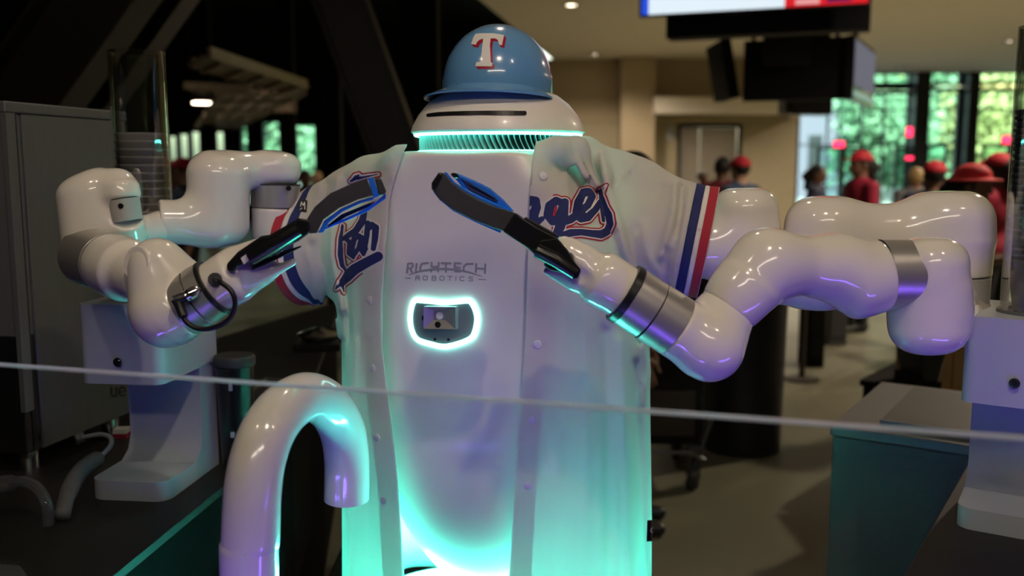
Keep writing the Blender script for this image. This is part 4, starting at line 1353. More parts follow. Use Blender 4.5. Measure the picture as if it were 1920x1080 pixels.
bvh = BVHTree.FromPolygons([tuple(v) for v in Vt], [tuple(map(int, f)) for f in Qt])
def on_torso(px, py, off=0.0):
    d = Vector(ray(px, py)).normalized()
    hit, n, i, dist = bvh.ray_cast(Vector((0, 0, CAMZ)), d)
    return np.array(hit + n * off), np.array(n)
ringpx = [(300, 500), (360, 506), (430, 512), (550, 524), (680, 516), (760, 508), (800, 516), (836, 570), (858, 640), (860, 700), (842, 790), (806, 852), (700, 900), (560, 930), (430, 905), (320, 868), (270, 800), (249, 700), (254, 600), (275, 525)]
rc = [on_torso(*c4(x, y), .002)[0] for x, y in ringpx]
rc2 = catmull(rc + [rc[0]], 5)[:-1]
V, Fc = tube(rc2, [.0058] * len(rc2), 10, closed=True)
mk('light_frame', V, Fc, M_ring, rob, smooth=True)
winpoly = [c4(x, y) for x, y in ringpx]
pl_ = decal('sensor_window', reg_t, lambda x, y: poly_d(x, y, winpoly), mat('sensor_plate', (.30, .33, .35), .3, .6, noise=.05), rob, .0025)
def T4(x, y, off): return on_torso(*c4(x, y), off)[0]
o4 = [T4(402, 552, .0035), T4(692, 556, .0035), T4(690, 762, .0035), T4(396, 758, .016)]
o4 = [T4(402, 552, .018), T4(692, 556, .018), T4(690, 762, .0155), T4(396, 758, .0155)]
i4 = [T4(468, 600, .0045), T4(574, 604, .0045), T4(574, 684, .0045), T4(466, 684, .0045)]
b4 = [T4(402, 552, .002), T4(692, 556, .002), T4(690, 762, .002), T4(396, 758, .002)]
sm = mk('sensor_mount', o4 + i4 + b4, [(0, 1, 5, 4), (1, 2, 6, 5), (2, 3, 7, 6), (3, 0, 4, 7), (4, 5, 6, 7), (8, 9, 1, 0), (9, 10, 2, 1), (10, 11, 3, 2), (11, 8, 0, 3)], M_silver, rob)
nn_ = on_torso(833, 600)[1]
def lens(x, y, off, r, name, m, par, dn_=None):
    p, n = on_torso(*c4(x, y), off)
    V, Fc = tube([p - n * .002, p + n * .0015], r, 20); return mk(name, V, Fc, m, par, auto=True)
lens(522, 722, .0125, .0065, 'camera_lens', M_black, sm)
lens(378, 666, .003, .0058, 'camera_lens', M_black, rob)
lens(476, 862, .003, .0028, 'status_light', M_black, rob); lens(600, 866, .003, .0028, 'status_light', M_black, rob)
lens(523, 645, .005, .008, 'projector_window', M_decalw, sm)

# ------------------------------------------------------------------ arms
def Q(px, py, Y, r=0): return P(px, py, Y), RM(r, py, Y)
def CAP(a, b):
    (p, r), (q, s) = Q(*a), Q(*b); return cap(p, q, r, s)
def CYL(a, b, ro=.004):
    (p, r), (q, s) = Q(*a), Q(*b); return rcyl(p, q, r, s, ro)
def link(name, k, items, m=M_white, h=.0042, par=rob, subs=()):
    s = Sdf(k)
    for it in items:
        if isinstance(it, tuple): s.add(it[0], it[1])
        else: s.add(it)
    for it in subs: s.sub(it, .006)
    V, q = mesh_sdf(s, h)
    return mk(name, V, q, m, par, smooth=True)
def band(name, a, b, m, par, seg=48, bev=.0012):
    (p, r), (q, s) = Q(*a), Q(*b)
    d = (q - p) / np.linalg.norm(q - p)
    V, Fc = tube([p, p + d * bev, q - d * bev, q], [r - bev, r, s, s - bev], seg)
    return mk(name, V, Fc, m, par, auto=True)

# right arm (picture right)
r1 = link('shoulder_link', .04, [CYL((1396, 352, 1.93, 63), (1396, 556, 1.93, 60), .045), (CAP((1230, 470, 1.93, 60), (1396, 455, 1.93, 60)), .03)])
r2 = link('upper_arm_link', .05, [CYL((1546, 376, 1.93, 64), (1530, 578, 1.93, 63), .045), CAP((1546, 438, 1.93, 57), (1778, 440, 1.93, 57)),
                                  CYL((1778, 361, 1.93, 80), (1775, 490, 1.93, 79), .055), (CAP((1400, 512, 1.93, 56), (1530, 520, 1.93, 56)), .02),
                                  (CYL((1778, 444, 1.93, 80), (1773, 515, 1.93, 78)), .01)])
band('joint_band', (1773, 515, 1.93, 78), (1769, 566, 1.93, 77.5), M_bandgrey, r2)
band('joint_seam', (1773, 513.5, 1.93, 78.6), (1773, 516, 1.93, 78.6), M_seam, r2)
band('joint_seam', (1769, 565, 1.93, 78), (1769, 567, 1.93, 78), M_seam, r2)
p_ = P(1840, 545, 1.87); V, Fc = tube([p_ + [-.004, .01, 0], p_ + [.002, -.006, 0]], .005, 16); mk('button', V, Fc, M_black, r2, auto=True)
r3 = link('elbow_link', .03, [(CYL((1769, 566, 1.93, 77), (1767, 586, 1.93, 76), .002)), CAP((1767, 584, 1.93, 72), (1744, 584, 1.76, 70)),
                              CYL((1741, 446, 1.72, 71), (1741, 661, 1.72, 71), .048), (CYL((1745, 517, 1.72, 66), (1716, 515, 1.72, 66), .002), .012),
                              (CYL((1758, 520, 1.72, 55), (1760, 600, 1.72, 55), .02), .02)])
band('joint_band', (1717, 515, 1.72, 65.5), (1648, 515, 1.715, 65.5), M_silver, r3)
band('joint_seam', (1718.5, 515, 1.72, 66.2), (1716.5, 515, 1.72, 66.2), M_seam, r3)
band('joint_seam', (1649, 515, 1.715, 66.2), (1647, 515, 1.715, 66.2), M_seam, r3)
r4 = link('forearm_link', .045, [(CYL((1650, 516, 1.715, 66), (1596, 524, 1.71, 66), .004), .02), CAP((1600, 526, 1.71, 60), (1560, 505, 1.70, 50)),
                                 CAP((1560, 498, 1.70, 54), (1440, 496, 1.66, 58)), CAP((1436, 497, 1.66, 59), (1388, 548, 1.64, 58)),
                                 (CYL((1405, 530, 1.645, 57), (1366, 578, 1.64, 54), .003), .02)])
band('joint_band', (1368, 575, 1.64, 55), (1361, 584, 1.64, 54.5), M_bandgrey, r4)
r5 = link('wrist_link', .035, [(CYL((1361, 584, 1.64, 53), (1346, 604, 1.63, 53), .002), .01), CAP((1342, 616, 1.63, 50), (1332, 645, 1.60, 52)),
                               CAP((1329, 654, 1.60, 59), (1322, 650, 1.60, 59)), (CYL((1325, 650, 1.60, 59), (1269, 613, 1.60, 59), .003), .01)])
band('joint_band', (1269, 613, 1.60, 59), (1222, 583, 1.60, 58.5), M_silver, r5)
band('joint_seam', (1223, 583.6, 1.60, 59.2), (1221, 582.4, 1.60, 59.2), M_seam, r5)
band('joint_band', (1221, 582.4, 1.60, 58.5), (1179, 555, 1.60, 58), M_silver, r5)
band('rubber_ring', (1180, 555.5, 1.60, 59.5), (1167, 547.5, 1.60, 59), M_cable, r5)
gc = link('gripper_cover', .02, [CYL((1170, 549, 1.60, 52), (1120, 518, 1.60, 49), .004), CAP((1128, 524, 1.60, 46), (1066, 484, 1.605, 34)), CAP((1090, 480, 1.60, 20), (1056, 459, 1.605, 13)),
                                 CAP((1075, 525, 1.60, 20), (1026, 509, 1.605, 7))], M_white, .0035,
          subs=[CAP((1088, 522, 1.555, 22), (1015, 462, 1.56, 22)), CAP((1060, 490, 1.585, 18), (1000, 455, 1.60, 20))])
# black gripper body and finger plates
def plate(name, pts, Y, t, m, par, bevel=.0015):
    V, Fc = px_prism(pts, Y, t); V, Fc = tessel(V, Fc)
    return mk(name, V, Fc, m, par, bevel=bevel)
gb = plate('gripper_body', [(1046, 447), (1064, 468), (1075, 488), (1090, 506), (1084, 522), (1072, 524), (1056, 512), (1030, 506), (1018, 496), (1024, 492), (1010, 478), (1002, 466), (1012, 452)], 1.552, .03, M_black, rob, .004)
plate('gripper_arm', [(966, 398), (1006, 426), (1046, 447), (1052, 456), (1040, 470), (1016, 482), (1004, 480), (990, 466), (942, 434)], 1.56, .02, M_black, gb, .003)
plate('gripper_arm', [(985, 406), (1046, 440), (1040, 452), (978, 418)], 1.585, .02, M_cable, gb, .002)
V, Fc = tube([P(1006, 470, 1.553), P(1040, 486, 1.549), P(1078, 514, 1.549)], [.012, .013, .009], 12); mk('actuator', V, Fc, M_black, gb, auto=True)
gf = plate('gripper_finger', [(823, 323), (833, 324), (848, 342), (870, 358), (900, 375), (930, 388), (966, 399), (972, 410), (950, 436), (925, 428), (890, 414), (850, 394), (824, 374), (809, 354), (809, 347)], 1.60, .009, M_pad, rob, .003)
plate('finger_tip', [(808, 345), (823, 322), (830, 328), (816, 356)], 1.594, .016, M_black, gf, .003)
plate('finger_edge', [(811, 358), (824, 375), (850, 396), (890, 416), (938, 437), (940, 433), (890, 411), (850, 390), (822, 366)], 1.606, .022, M_blue, gf, .001)
plate('finger_edge', [(832, 322), (838, 323), (852, 341), (880, 359), (920, 379), (962, 396), (960, 399), (915, 383), (872, 364), (846, 347)], 1.606, .022, M_blue, gf, .001)
gg2 = plate('gripper_finger', [(846, 326), (856, 324), (890, 338), (920, 353), (946, 376), (965, 397), (940, 388), (900, 370), (866, 350)], 1.63, .03, M_blue, rob, .003)
plate('finger_tip', [(844, 327), (850, 323), (858, 325), (862, 334), (852, 334)], 1.625, .03, M_black, gg2, .002)
for k in range(2):
    plate('finger_rib', [(862 + k * 8, 334 + k * 8), (880 + k * 8, 342 + k * 8), (930 + k * 4, 372 + k * 4), (926 + k * 4, 375 + k * 4), (880, 350 + k * 8)], 1.627, .03, M_navy, gg2, .0008)

# left arm (picture left)
YA = 2.0
l1 = link('shoulder_link', .03, [(CYL((516, 388, 2.09, 44), (514, 450, 2.09, 40), .008), .01), (CAP((520, 430, 2.09, 36), (660, 440, 2.11, 50)), .02)])
l2 = link('upper_arm_link', .03, [CYL((409, 291, YA, 57), (409, 458, YA, 57), .042), (CAP((400, 320, YA, 31), (514, 319, 2.09, 32)), .03),
                                  (CYL((518, 286, 2.09, 47), (516, 346, 2.09, 46), .03), .012), (CAP((398, 318, YA, 28), (516, 318, 2.09, 30)), .02),
                                  (CYL((405, 418, YA - .01, 42), (297, 416, 1.94, 42), .006), .03)])
band('joint_band', (516, 346, 2.09, 45.5), (516, 388, 2.09, 45), M_silver, l2)
band('joint_seam', (516, 345, 2.09, 46.3), (516, 347, 2.09, 46.3), M_seam, l2)
p_ = P(541, 353, 2.045); V, Fc = tube([p_ + [-.002, .012, 0], p_ + [.001, -.004, 0]], .0055, 16); mk('button', V, Fc, M_black, l2, auto=True)
l3 = link('elbow_link', .045, [CYL((163, 330, 1.86, 58), (190, 528, 1.84, 62), .042), CYL((207, 322, 1.86, 42), (214, 440, 1.86, 42), .030), 
                               (CAP((226, 345, 1.84, 26), (229, 362, 1.83, 27)), .02), (CYL((227, 345, 1.83, 29), (231, 372, 1.825, 29), .006), .02),
                               (CYL((239, 414, 1.825, 28), (246, 448, 1.85, 28), .004), .02), (CAP((244, 440, 1.87, 26), (300, 425, 1.93, 30)), .02)])
band('joint_band', (231, 372, 1.825, 28.6), (239, 414, 1.825, 27.8), M_bandgrey, l3)
band('joint_seam', (230.8, 371, 1.825, 29.3), (231.2, 373, 1.825, 29.3), M_seam, l3)
p_ = P(227, 386, 1.797); V, Fc = tube([p_ + [0, .008, 0], p_ + [0, -.003, 0]], .005, 16); mk('button', V, Fc, M_black, l3, auto=True)
band('joint_band', (168, 478, 1.83, 58), (204, 493, 1.76, 55), M_silver, l3)
l4 = link('forearm_link', .03, [(CYL((204, 493, 1.76, 53), (240, 508, 1.71, 54), .004), .01), CAP((226, 500, 1.74, 52), (272, 524, 1.66, 46))])
l5 = link('wrist_link', .045, [CAP((291, 499, 1.62, 45), (306, 565, 1.61, 50)), CAP((314, 591, 1.60, 61), (318, 588, 1.60, 61)), (CAP((300, 500, 1.62, 40), (345, 520, 1.62, 34)), .04),
                               (CYL((315, 592, 1.60, 60), (343, 575, 1.60, 59), .004), .01), (CAP((272, 520, 1.66, 40), (295, 530, 1.62, 40)), .03)])
dc = P(278, 487, 1.62); dr_ = np.array([-.42, -.88, .20]); dr_ /= np.linalg.norm(dr_)
dc = P(291, 499, 1.62)
V, Fc = tube([dc + dr_ * .030, dc + dr_ * .0415, dc + dr_ * .0435], [.030, .030, .028], 40); jc = mk('joint_cap', V, Fc, M_white, l5, auto=True)
V, Fc = tube([dc + dr_ * .0432, dc + dr_ * .0442], [.020, .0195], 6); mk('cap_emblem', V, Fc, M_shell, jc, auto=True)
V, Fc = tube([dc + dr_ * .044, dc + dr_ * .0449], [.0155, .0155], 6); mk('cap_emblem', V, Fc, M_white, jc, auto=True)
band('joint_band', (341, 576, 1.60, 59), (374, 556, 1.60, 58), M_silver, l5)
band('joint_seam', (373, 556.7, 1.60, 58.8), (375, 555.5, 1.60, 58.8), M_chrome, l5)
band('joint_band', (375, 555.5, 1.60, 57.5), (399, 541, 1.60, 56), M_silver, l5)
band('rubber_ring', (398, 541.5, 1.60, 57), (405, 537, 1.60, 56.5), M_cable, l5)
gl = link('gripper_cover', .02, [CYL((402, 539, 1.60, 50), (440, 516, 1.60, 46), .004), CAP((436, 516, 1.60, 42), (490, 482, 1.61, 26)), CAP((450, 540, 1.60, 16), (549, 492, 1.60, 7)), CAP((440, 540, 1.61, 26), (500, 512, 1.61, 14)),
                                 CAP((440, 480, 1.62, 18), (500, 452, 1.63, 10))], M_white, .0035,
          subs=[CAP((440, 500, 1.548, 22), (560, 430, 1.55, 26)), CAP((403, 524, 1.535, 10), (405, 526, 1.57, 8))])
gb = plate('gripper_body', [(424, 496), (446, 472), (490, 442), (506, 440), (560, 409), (580, 412), (582, 436), (560, 452), (540, 462), (520, 478), (494, 482), (468, 492), (446, 500), (436, 512), (426, 508)], 1.552, .03, M_black, rob, .004)
plate('gripper_arm', [(480, 500), (520, 474), (566, 460), (564, 464), (500, 496), (470, 508)], 1.57, .025, M_cable, gb, .002)
V, Fc = tube([P(470, 484, 1.552), P(510, 460, 1.549), P(560, 430, 1.551)], [.012, .014, .012], 12); mk('actuator', V, Fc, M_black, gb, auto=True)
sl = plate('rating_label', [(451, 484), (476, 466), (482, 477), (457, 496)], 1.5495, .002, M_decalw, gb, .0003)
for k in range(3):
    plate('label_line', [(464 + k * 1.6, 479 + k * 2.6), (475 + k * 1.6, 471.5 + k * 2.6), (475.6 + k * 1.6, 472.4 + k * 2.6), (464.6 + k * 1.6, 479.9 + k * 2.6)], 1.549, .001, M_print, sl, 0)
gf = plate('gripper_finger', [(576, 410), (590, 388), (620, 362), (656, 346), (688, 334), (700, 366), (672, 374), (636, 390), (606, 412), (594, 437), (580, 438)], 1.585, .009, M_pad, rob, .003)
plate('finger_tip', [(702, 334), (714, 333), (724, 358), (722, 365), (711, 367)], 1.598, .02, M_pad, gf, .003)
plate('finger_edge', [(690, 334), (700, 332), (712, 368), (700, 372)], 1.602, .02, M_blue, gf, .001)
plate('finger_edge', [(596, 437), (608, 414), (638, 392), (674, 376), (700, 369), (701, 374), (676, 381), (641, 398), (616, 418), (606, 436)], 1.592, .026, M_blue, gf, .001)
gg3 = plate('gripper_finger', [(594, 436), (620, 426), (650, 414), (690, 396), (724, 372), (723, 362), (706, 378), (672, 398), (636, 414), (604, 430)], 1.61, .035, M_blue, rob, .003)
plate('finger_rib', [(612, 424), (640, 402), (684, 384), (706, 376), (690, 388), (650, 406), (620, 424)], 1.625, .02, M_navy, gg3, .001)
# cable with its connectors
cb = [(403, 524, 1.545), (412, 528, 1.515), (434, 546, 1.505), (441, 572, 1.505), (430, 598, 1.508), (402, 614, 1.515), (372, 616, 1.52), (350, 604, 1.522), (340, 585, 1.53)]
V, Fc = tube(catmull([P(*c) for c in cb], 8), RM(5, 550, 1.52), 12); cbo = mk('cable', V, Fc, M_cable, rob, smooth=True)
V, Fc = tube([P(344, 594, 1.522), P(336, 572, 1.53), P(330, 560, 1.53)], [.0075, .0085, .009], 14); mk('plug', V, Fc, M_cable, cbo, auto=True)
V, Fc = tube([P(326, 564, 1.528), P(348, 556, 1.535)], .0085, 14); mk('plug', V, Fc, M_cable, cbo, auto=True)
V, Fc = tube([P(347, 556, 1.532), P(352, 553, 1.534), P(352.5, 552.7, 1.534), P(362, 548, 1.54), P(374, 543, 1.56)], [.009, .009, .0105, .0105, .008], 18); mk('connector', V, Fc, M_chrome, cbo, auto=True)
V, Fc = tube([P(403, 524, 1.556), P(403, 524, 1.551)], [.0115, .0115], 20); mk('cable_hole', V, Fc, M_seam, gl, auto=True)

# ================================================================== HELMET
HY = R(14)
hz = 1.746
hel = empty('baseball_helmet', (CX, CY, hz), 'glossy powder-blue baseball helmet sitting on the robot head', 'helmet')
crown = Sdf(.02)
crown.add(ell((CX, CY, 1.772), (.1165, .130, .127), -HY))
crown.add(rcyl((CX, CY, hz), (CX, CY, 1.785), .1155, .1155, .004), .01)
crown.cut(lambda p: hz - p[:, 2], .002)
Vc, Qc = mesh_sdf(crown, .004)
Tc = tris(Qc); Nc = vnormals(Vc, Tc)
mk('crown', Vc, Qc, M_helmet, hel, smooth=True)
hx = np.array([math.cos(HY), -math.sin(HY)]); hy = np.array([-math.sin(HY), -math.cos(HY)])
bv = []; bf = []
na, nr = 40, 8
BY = R(20)
hx = np.array([math.cos(BY), -math.sin(BY)]); hy = np.array([-math.sin(BY), -math.cos(BY)])
for s_ in (0, 1):
    for i in range(na + 1):
        a = R(-80 + 160 * i / na)
        for j in range(nr + 1):
            k = j / nr
            ri = .106; ro_ = .112 + .066 * max(0, math.cos(a * 1.08)) ** .6
            r_ = ri + (ro_ - ri) * k
            x = r_ * math.sin(a) * (1.0 + .04 * k); y = r_ * math.cos(a)
            z = hz + .004 + .028 * (1 - k) ** 1.2 * (.35 + .65 * max(0, math.cos(a))) - .010 * abs(math.sin(a)) ** 2 * k - s_ * .0040
            p = np.array([CX, CY]) + hx * x + hy * y
            bv.append((p[0], p[1], z))
n1 = (na + 1) * (nr + 1)
for i in range(na):
    for j in range(nr):
        a_ = i * (nr + 1) + j
        bf.append((a_, a_ + 1, a_ + nr + 2, a_ + nr + 1)); bf.append((n1 + a_, n1 + a_ + nr + 1, n1 + a_ + nr + 2, n1 + a_ + 1))
    a_ = i * (nr + 1) + nr; bf.append((a_, n1 + a_, n1 + a_ + nr + 1, a_ + nr + 1))
for e in (0, na):
    for j in range(nr):
        a_ = e * (nr + 1) + j; bf.append((a_, a_ + 1, n1 + a_ + 1, n1 + a_) if e == 0 else (a_ + 1, a_, n1 + a_, n1 + a_ + 1))
mk('brim', bv, bf, M_helmet, hel, auto=True)
def t3(x, y): return (780 + x / 3.857, 20 + y / 3.857)
Tp = [(432, 170), (470, 166), (560, 166), (636, 178), (622, 252), (600, 248), (592, 215), (572, 203), (541, 203), (535, 250), (541, 374), (553, 378), (550, 403), (430, 403), (438, 374), (468, 370), (481, 250), (487, 205), (462, 212), (440, 232), (436, 248), (400, 244), (416, 196)]
Tq = [t3(x, y) for x, y in Tp]
Tsh = [(x + k * 1.25, y + k * 1.5) for k in range(5) for x, y in Tq]
regT = region(Vc, Tc, Nc, (870, 50, 965, 140), 3)
def tred(x, y):
    d = np.full(len(x), 1e9)
    for k in range(0, 6): d = np.minimum(d, poly_d(x, y, [(a + k * .85, b + k * 1.0) for a, b in Tq]))
    return d
decal('letter_shadow', regT, tred, M_decalr, hel, .0004)
decal('letter', regT, lambda x, y: poly_d(x, y, Tq), M_decalw, hel, .0010)

# ================================================================== JERSEY
jl = RW(-.235, .02, 1.475); jr = RW(.235, .02, 1.475)
ml = P(570, 472, 2.12); mr = P(1328, 455, 1.90)
dl_ = np.array([-.90, .42, -.06]); dl_ /= np.linalg.norm(dl_)
dr2 = np.array([.96, -.20, -.17]); dr2 /= np.linalg.norm(dr2)
js = Sdf(.06)
def torso_inf(p): return tor(p) - .014
torso_inf.lo = np.array([CX - .3, CY - .3, .7]); torso_inf.hi = np.array([CX + .3, CY + .3, 1.66])
JX = CX - .016
js.add(torso_inf)
jbody = ell((JX, CY, 1.0), (.352, .262, 3.2), -YAW)
jbody.lo = np.array([-.45, 1.6, .64]); jbody.hi = np.array([.40, 2.5, 1.6])
def jb(p):
    q = p - np.array([JX, CY, 0]); x = q[:, :2] @ axx; y = q[:, :2] @ axy
    t = np.clip((1.45 - p[:, 2]) / .8, 0, 1)
    hw = .338 + .012 * t; hdp = .207 + .012 * t
    pw = 3.2
    k = (np.abs(x / hw) ** pw + np.abs(y / hdp) ** pw) ** (1 / pw)
    side = (k - 1) * .23
    top = p[:, 2] - (1.575 - .22 * np.maximum(np.abs(x) - .12, 0) - .5 * np.maximum(np.abs(y) - .08, 0))
    d_ = np.maximum(side, top); kk = .09
    h_ = np.maximum(kk - np.abs(side - top), 0) / kk
    return np.maximum(d_ + h_ * h_ * kk * .25, .53 - p[:, 2])
jb.lo = np.array([-.47, 1.6, .53]); jb.hi = np.array([.42, 2.5, 1.64])
js.add(jb, .04)
js.add(cap(jl, ml + dl_ * .04, .105, .128), .05)
js.add(cap(jr, mr + dr2 * .04, .105, .116), .05)
# collar bunched over the vent on the right
cpts = [P(1010, 290, 1.858), P(1040, 279, 1.858), P(1073, 277, 1.895), P(1094, 281, 1.97), P(1098, 283, 2.08), P(1080, 281, 2.2)]
for a, b in zip(cpts[:-1], cpts[1:]): js.add(cap(a, b, .017, .017), .03)
for (a, b, r_) in ((P(1088, 280, 1.90), P(1118, 345, 1.88), .015), (P(1062, 282, 1.87), P(1100, 330, 1.86), .012), (P(1100, 275, 1.98), P(1140, 330, 1.90), .013)):
    js.add(cap(a, b, r_, r_ * .5), .025)
for (a, b, r_) in ((P(775, 282, 1.98), P(742, 330, 1.93), .010), (P(768, 282, 2.0), P(700, 325, 2.06), .016), (P(772, 284, 2.1), P(690, 325, 2.12), .02)):
    js.add(cap(a, b, r_, r_ * .4), .025)
FOLDS = [  # pixel polyline of a fold as seen in the photo, half width in px, height in mm (+ ridge, - valley)
 ([(1128, 285), (1148, 380), (1180, 480), (1212, 610)], 9, 5), ([(1108, 300), (1130, 400), (1165, 500), (1196, 640)], 8, -4.5),
 ([(1266, 345), (1262, 400), (1240, 480)], 8, 7), ([(1278, 350), (1276, 400), (1268, 440)], 5, -7), ([(1296, 352), (1284, 420), (1268, 500), (1266, 580)], 7, 5),
 ([(1240, 350), (1222, 400), (1196, 430)], 8, -4), ([(1200, 300), (1172, 330), (1160, 350)], 4, 3), ([(1205, 420), (1215, 480), (1245, 530)], 9, 4),
 ([(1180, 440), (1190, 500), (1225, 560)], 9, -4), ([(1250, 470), (1252, 540), (1240, 600)], 7, -5),
 ([(1048, 262), (1062, 320), (1066, 390)], 7, 4), ([(1072, 262), (1084, 330), (1090, 390)], 6, -5), ([(1092, 262), (1108, 310), (1120, 350)], 6, 5),
 ([(1030, 275), (1034, 330)], 6, -2),
 ([(1066, 470), (1062, 700), (1056, 1090)], 12, -2.5), ([(1100, 560), (1098, 800), (1094, 1090)], 13, 3.5), ([(1134, 620), (1140, 850), (1142, 1090)], 10, -4),
 ([(1164, 640), (1174, 850), (1184, 1090)], 10, 4), ([(1190, 680), (1198, 850), (1210, 1090)], 7, -4), ([(1208, 640), (1214, 700), (1205, 760)], 6, 3),
 ([(600, 350), (590, 400), (588, 450)], 6, 5), ([(614, 345), (606, 400), (600, 470), (612, 560)], 6, -5), ([(632, 335), (622, 400), (622, 480), (640, 580)], 7, 6),
 ([(575, 470), (588, 520), (590, 580)], 6, 4), ([(648, 335), (640, 420), (650, 540), (656, 640)], 6, -4), ([(600, 500), (606, 540), (600, 590)], 5, 4),
 ([(665, 640), (655, 850), (652, 1090)], 9, 3.5), ([(640, 640), (638, 850), (640, 1090)], 7, -3.5), ([(690, 640), (688, 850), (696, 1090)], 7, -2.5), ([(626, 600), (624, 700)], 5, 3),
 ([(660, 330), (690, 312), (730, 290)], 6, 3), ([(650, 350), (690, 336), (720, 322)], 6, -3)]
for pl_s in ([P(742, 318, 2.03), P(690, 331, 2.06), P(650, 354, 2.09), P(604, 376, 2.11)], [P(1122, 310, 1.99), P(1160, 322, 1.97), P(1205, 342, 1.95), P(1262, 376, 1.93)]):
    for a, b in zip(pl_s[:-1], pl_s[1:]): js.add(cap(a, b, .031, .031), .05)
def jdisp(p):
    x, y = rob_xy(p)
    th = np.arctan2(x, -y)
    lowk = np.clip((1.32 - p[:, 2]) / .5, 0, 1)
    back = np.clip((y + .06) / .06, 0, 1)
    f = .0055 * lowk * back * np.sin(13 * th)
    px, py = proj(p)
    fr = 1 - back
    g = np.zeros(len(p))
    for pl, w_, a_ in FOLDS:
        d = np.maximum(strokes_d(px, py, [[(u, v, 0) for u, v in pl]]), 0)
        g += -a_ * .001 * np.exp(-(d / w_) ** 2)
    slv = (np.abs(x) > .24)
    return f + g * np.where(slv, 1.7 * np.clip(1 - (y - .10) / .05, 0, 1), fr)
js.disp = jdisp
Vj, Qj = mesh_sdf(js, .0075, newton=4)
Tj = tris(Qj)
# keep the biggest connected piece outside only
Nj = vnormals(Vj, Tj)
x_, y_ = rob_xy(Vj)
def cutj(g_fn):
    global Vj, Tj, Nj
    Vj, Tj, Nj = clip(Vj, Tj, g_fn(Vj), Nj)
cutj(lambda V: V[:, 2] - .565)
cutj(lambda V: np.maximum(-((V - ml) @ dl_), V[:, 0] + .25))
cutj(lambda V: np.maximum(-((V - mr) @ dr2), np.maximum(.2 - V[:, 0], 1.25 - V[:, 2])))
cutj(lambda V: np.maximum(np.hypot(V[:, 0] - CX, V[:, 1] - CY) - .180, 1.585 - V[:, 2]))
XL = np.array([(200, 800), (250, 774), (282, 757), (330, 740), (380, 728), (560, 716), (650, 716), (720, 724), (800, 735), (900, 746), (1080, 757), (1400, 775)], float)
XR = np.array([(200, 1010), (262, 1006), (282, 1001), (340, 995), (500, 990), (640, 986), (750, 978), (870, 966), (1080, 955), (1400, 940)], float)
def opening(V):
    px, py = proj(V)
    l_ = np.interp(py, XL[:, 0], XL[:, 1]); r_ = np.interp(py, XR[:, 0], XR[:, 1])
    x, y = rob_xy(V)
    front = np.clip(-(y - 0.03), -1, 1) * 400
    g = np.maximum(l_ - px, px - r_)
    return np.maximum(g, -front)
cutj(opening)
cutj(lambda V: np.maximum(1.644 - V[:, 2], rob_xy(V)[0] - .05))
jer = empty('jersey', (CX, CY, .565), 'white baseball jersey hanging open on the robot, navy script with red outline', 'jersey')
body = mk('body', Vj, Tj, M_cloth, jer, smooth=True)
so_ = body.modifiers.new('thickness', 'SOLIDIFY'); so_.thickness = .0016; so_.offset = -1
def patch(name, g_fn, m, off):
    V, T, N = clip(Vj, Tj, g_fn(Vj), Nj)
    if not len(T): return None
    return mk(name, V + N * off, T, m, jer, smooth=True)
def strip(mm, dd_, t0, t1, side):
    def g(V):
        t = -((V - mm) @ dd_)
        inside = np.minimum(t - t0, t1 - t)
        ok = ((V[:, 0] < -.25) if side < 0 else (V[:, 0] > .2)) & (np.linalg.norm(np.cross(V - mm, dd_), axis=1) < .19)
        return np.where(ok, inside, -.05)
    return g
for mm, dd_, sd in ((ml, dl_, -1), (mr, dr2, 1)):
    patch('sleeve_stripe', strip(mm, dd_, .001, .018, sd), M_red, .0009)
    patch('sleeve_stripe', strip(mm, dd_, .019, .027, sd), M_wtwill, .0009)
    patch('sleeve_stripe', strip(mm, dd_, .028, .046, sd), M_navy, .0009)
def placket(side):
    def g(V):
        px, py = proj(V); x, y = rob_xy(V)
        l_ = np.interp(py, XL[:, 0], XL[:, 1]); r_ = np.interp(py, XR[:, 0], XR[:, 1])
        if side < 0: a = np.minimum(px - (l_ - 38), l_ + 5 - px)
        else: a = np.minimum(px - (r_ - 5), r_ + 42 - px)
        return np.where((y < .0) & (V[:, 2] < 1.56), a, -5)
    return g
patch('placket', placket(-1), M_cloth, .0016)
patch('placket', placket(1), M_cloth, .0016)
bvj = BVHTree.FromPolygons([tuple(v) for v in Vj], [tuple(map(int, f)) for f in Tj])
def on_jersey(px, py):
    hit, n, i, dist = bvj.ray_cast(Vector((0, 0, CAMZ)), Vector(ray(px, py)).normalized())
    if hit is None: return None
    n = np.array(n); h_ = np.array(hit)
    if n @ (np.array([0, 0, CAMZ]) - h_) < 0: n = -n
    return h_, n
for (x, y) in ((695, 562), (708, 820), (720, 938), (700, 690), (1018, 330), (1008, 645), (997, 786), (990, 910)):
    r_ = on_jersey(x, y)
    if r_ is None: continue
    p, n = r_
    V, Fc = tube([p + n * .0012, p + n * .0035, p + n * .0042, p + n * .0036], [.0078, .0080, .0066, .004], 24)
    mk('button', V, Fc, M_button, jer, auto=True)
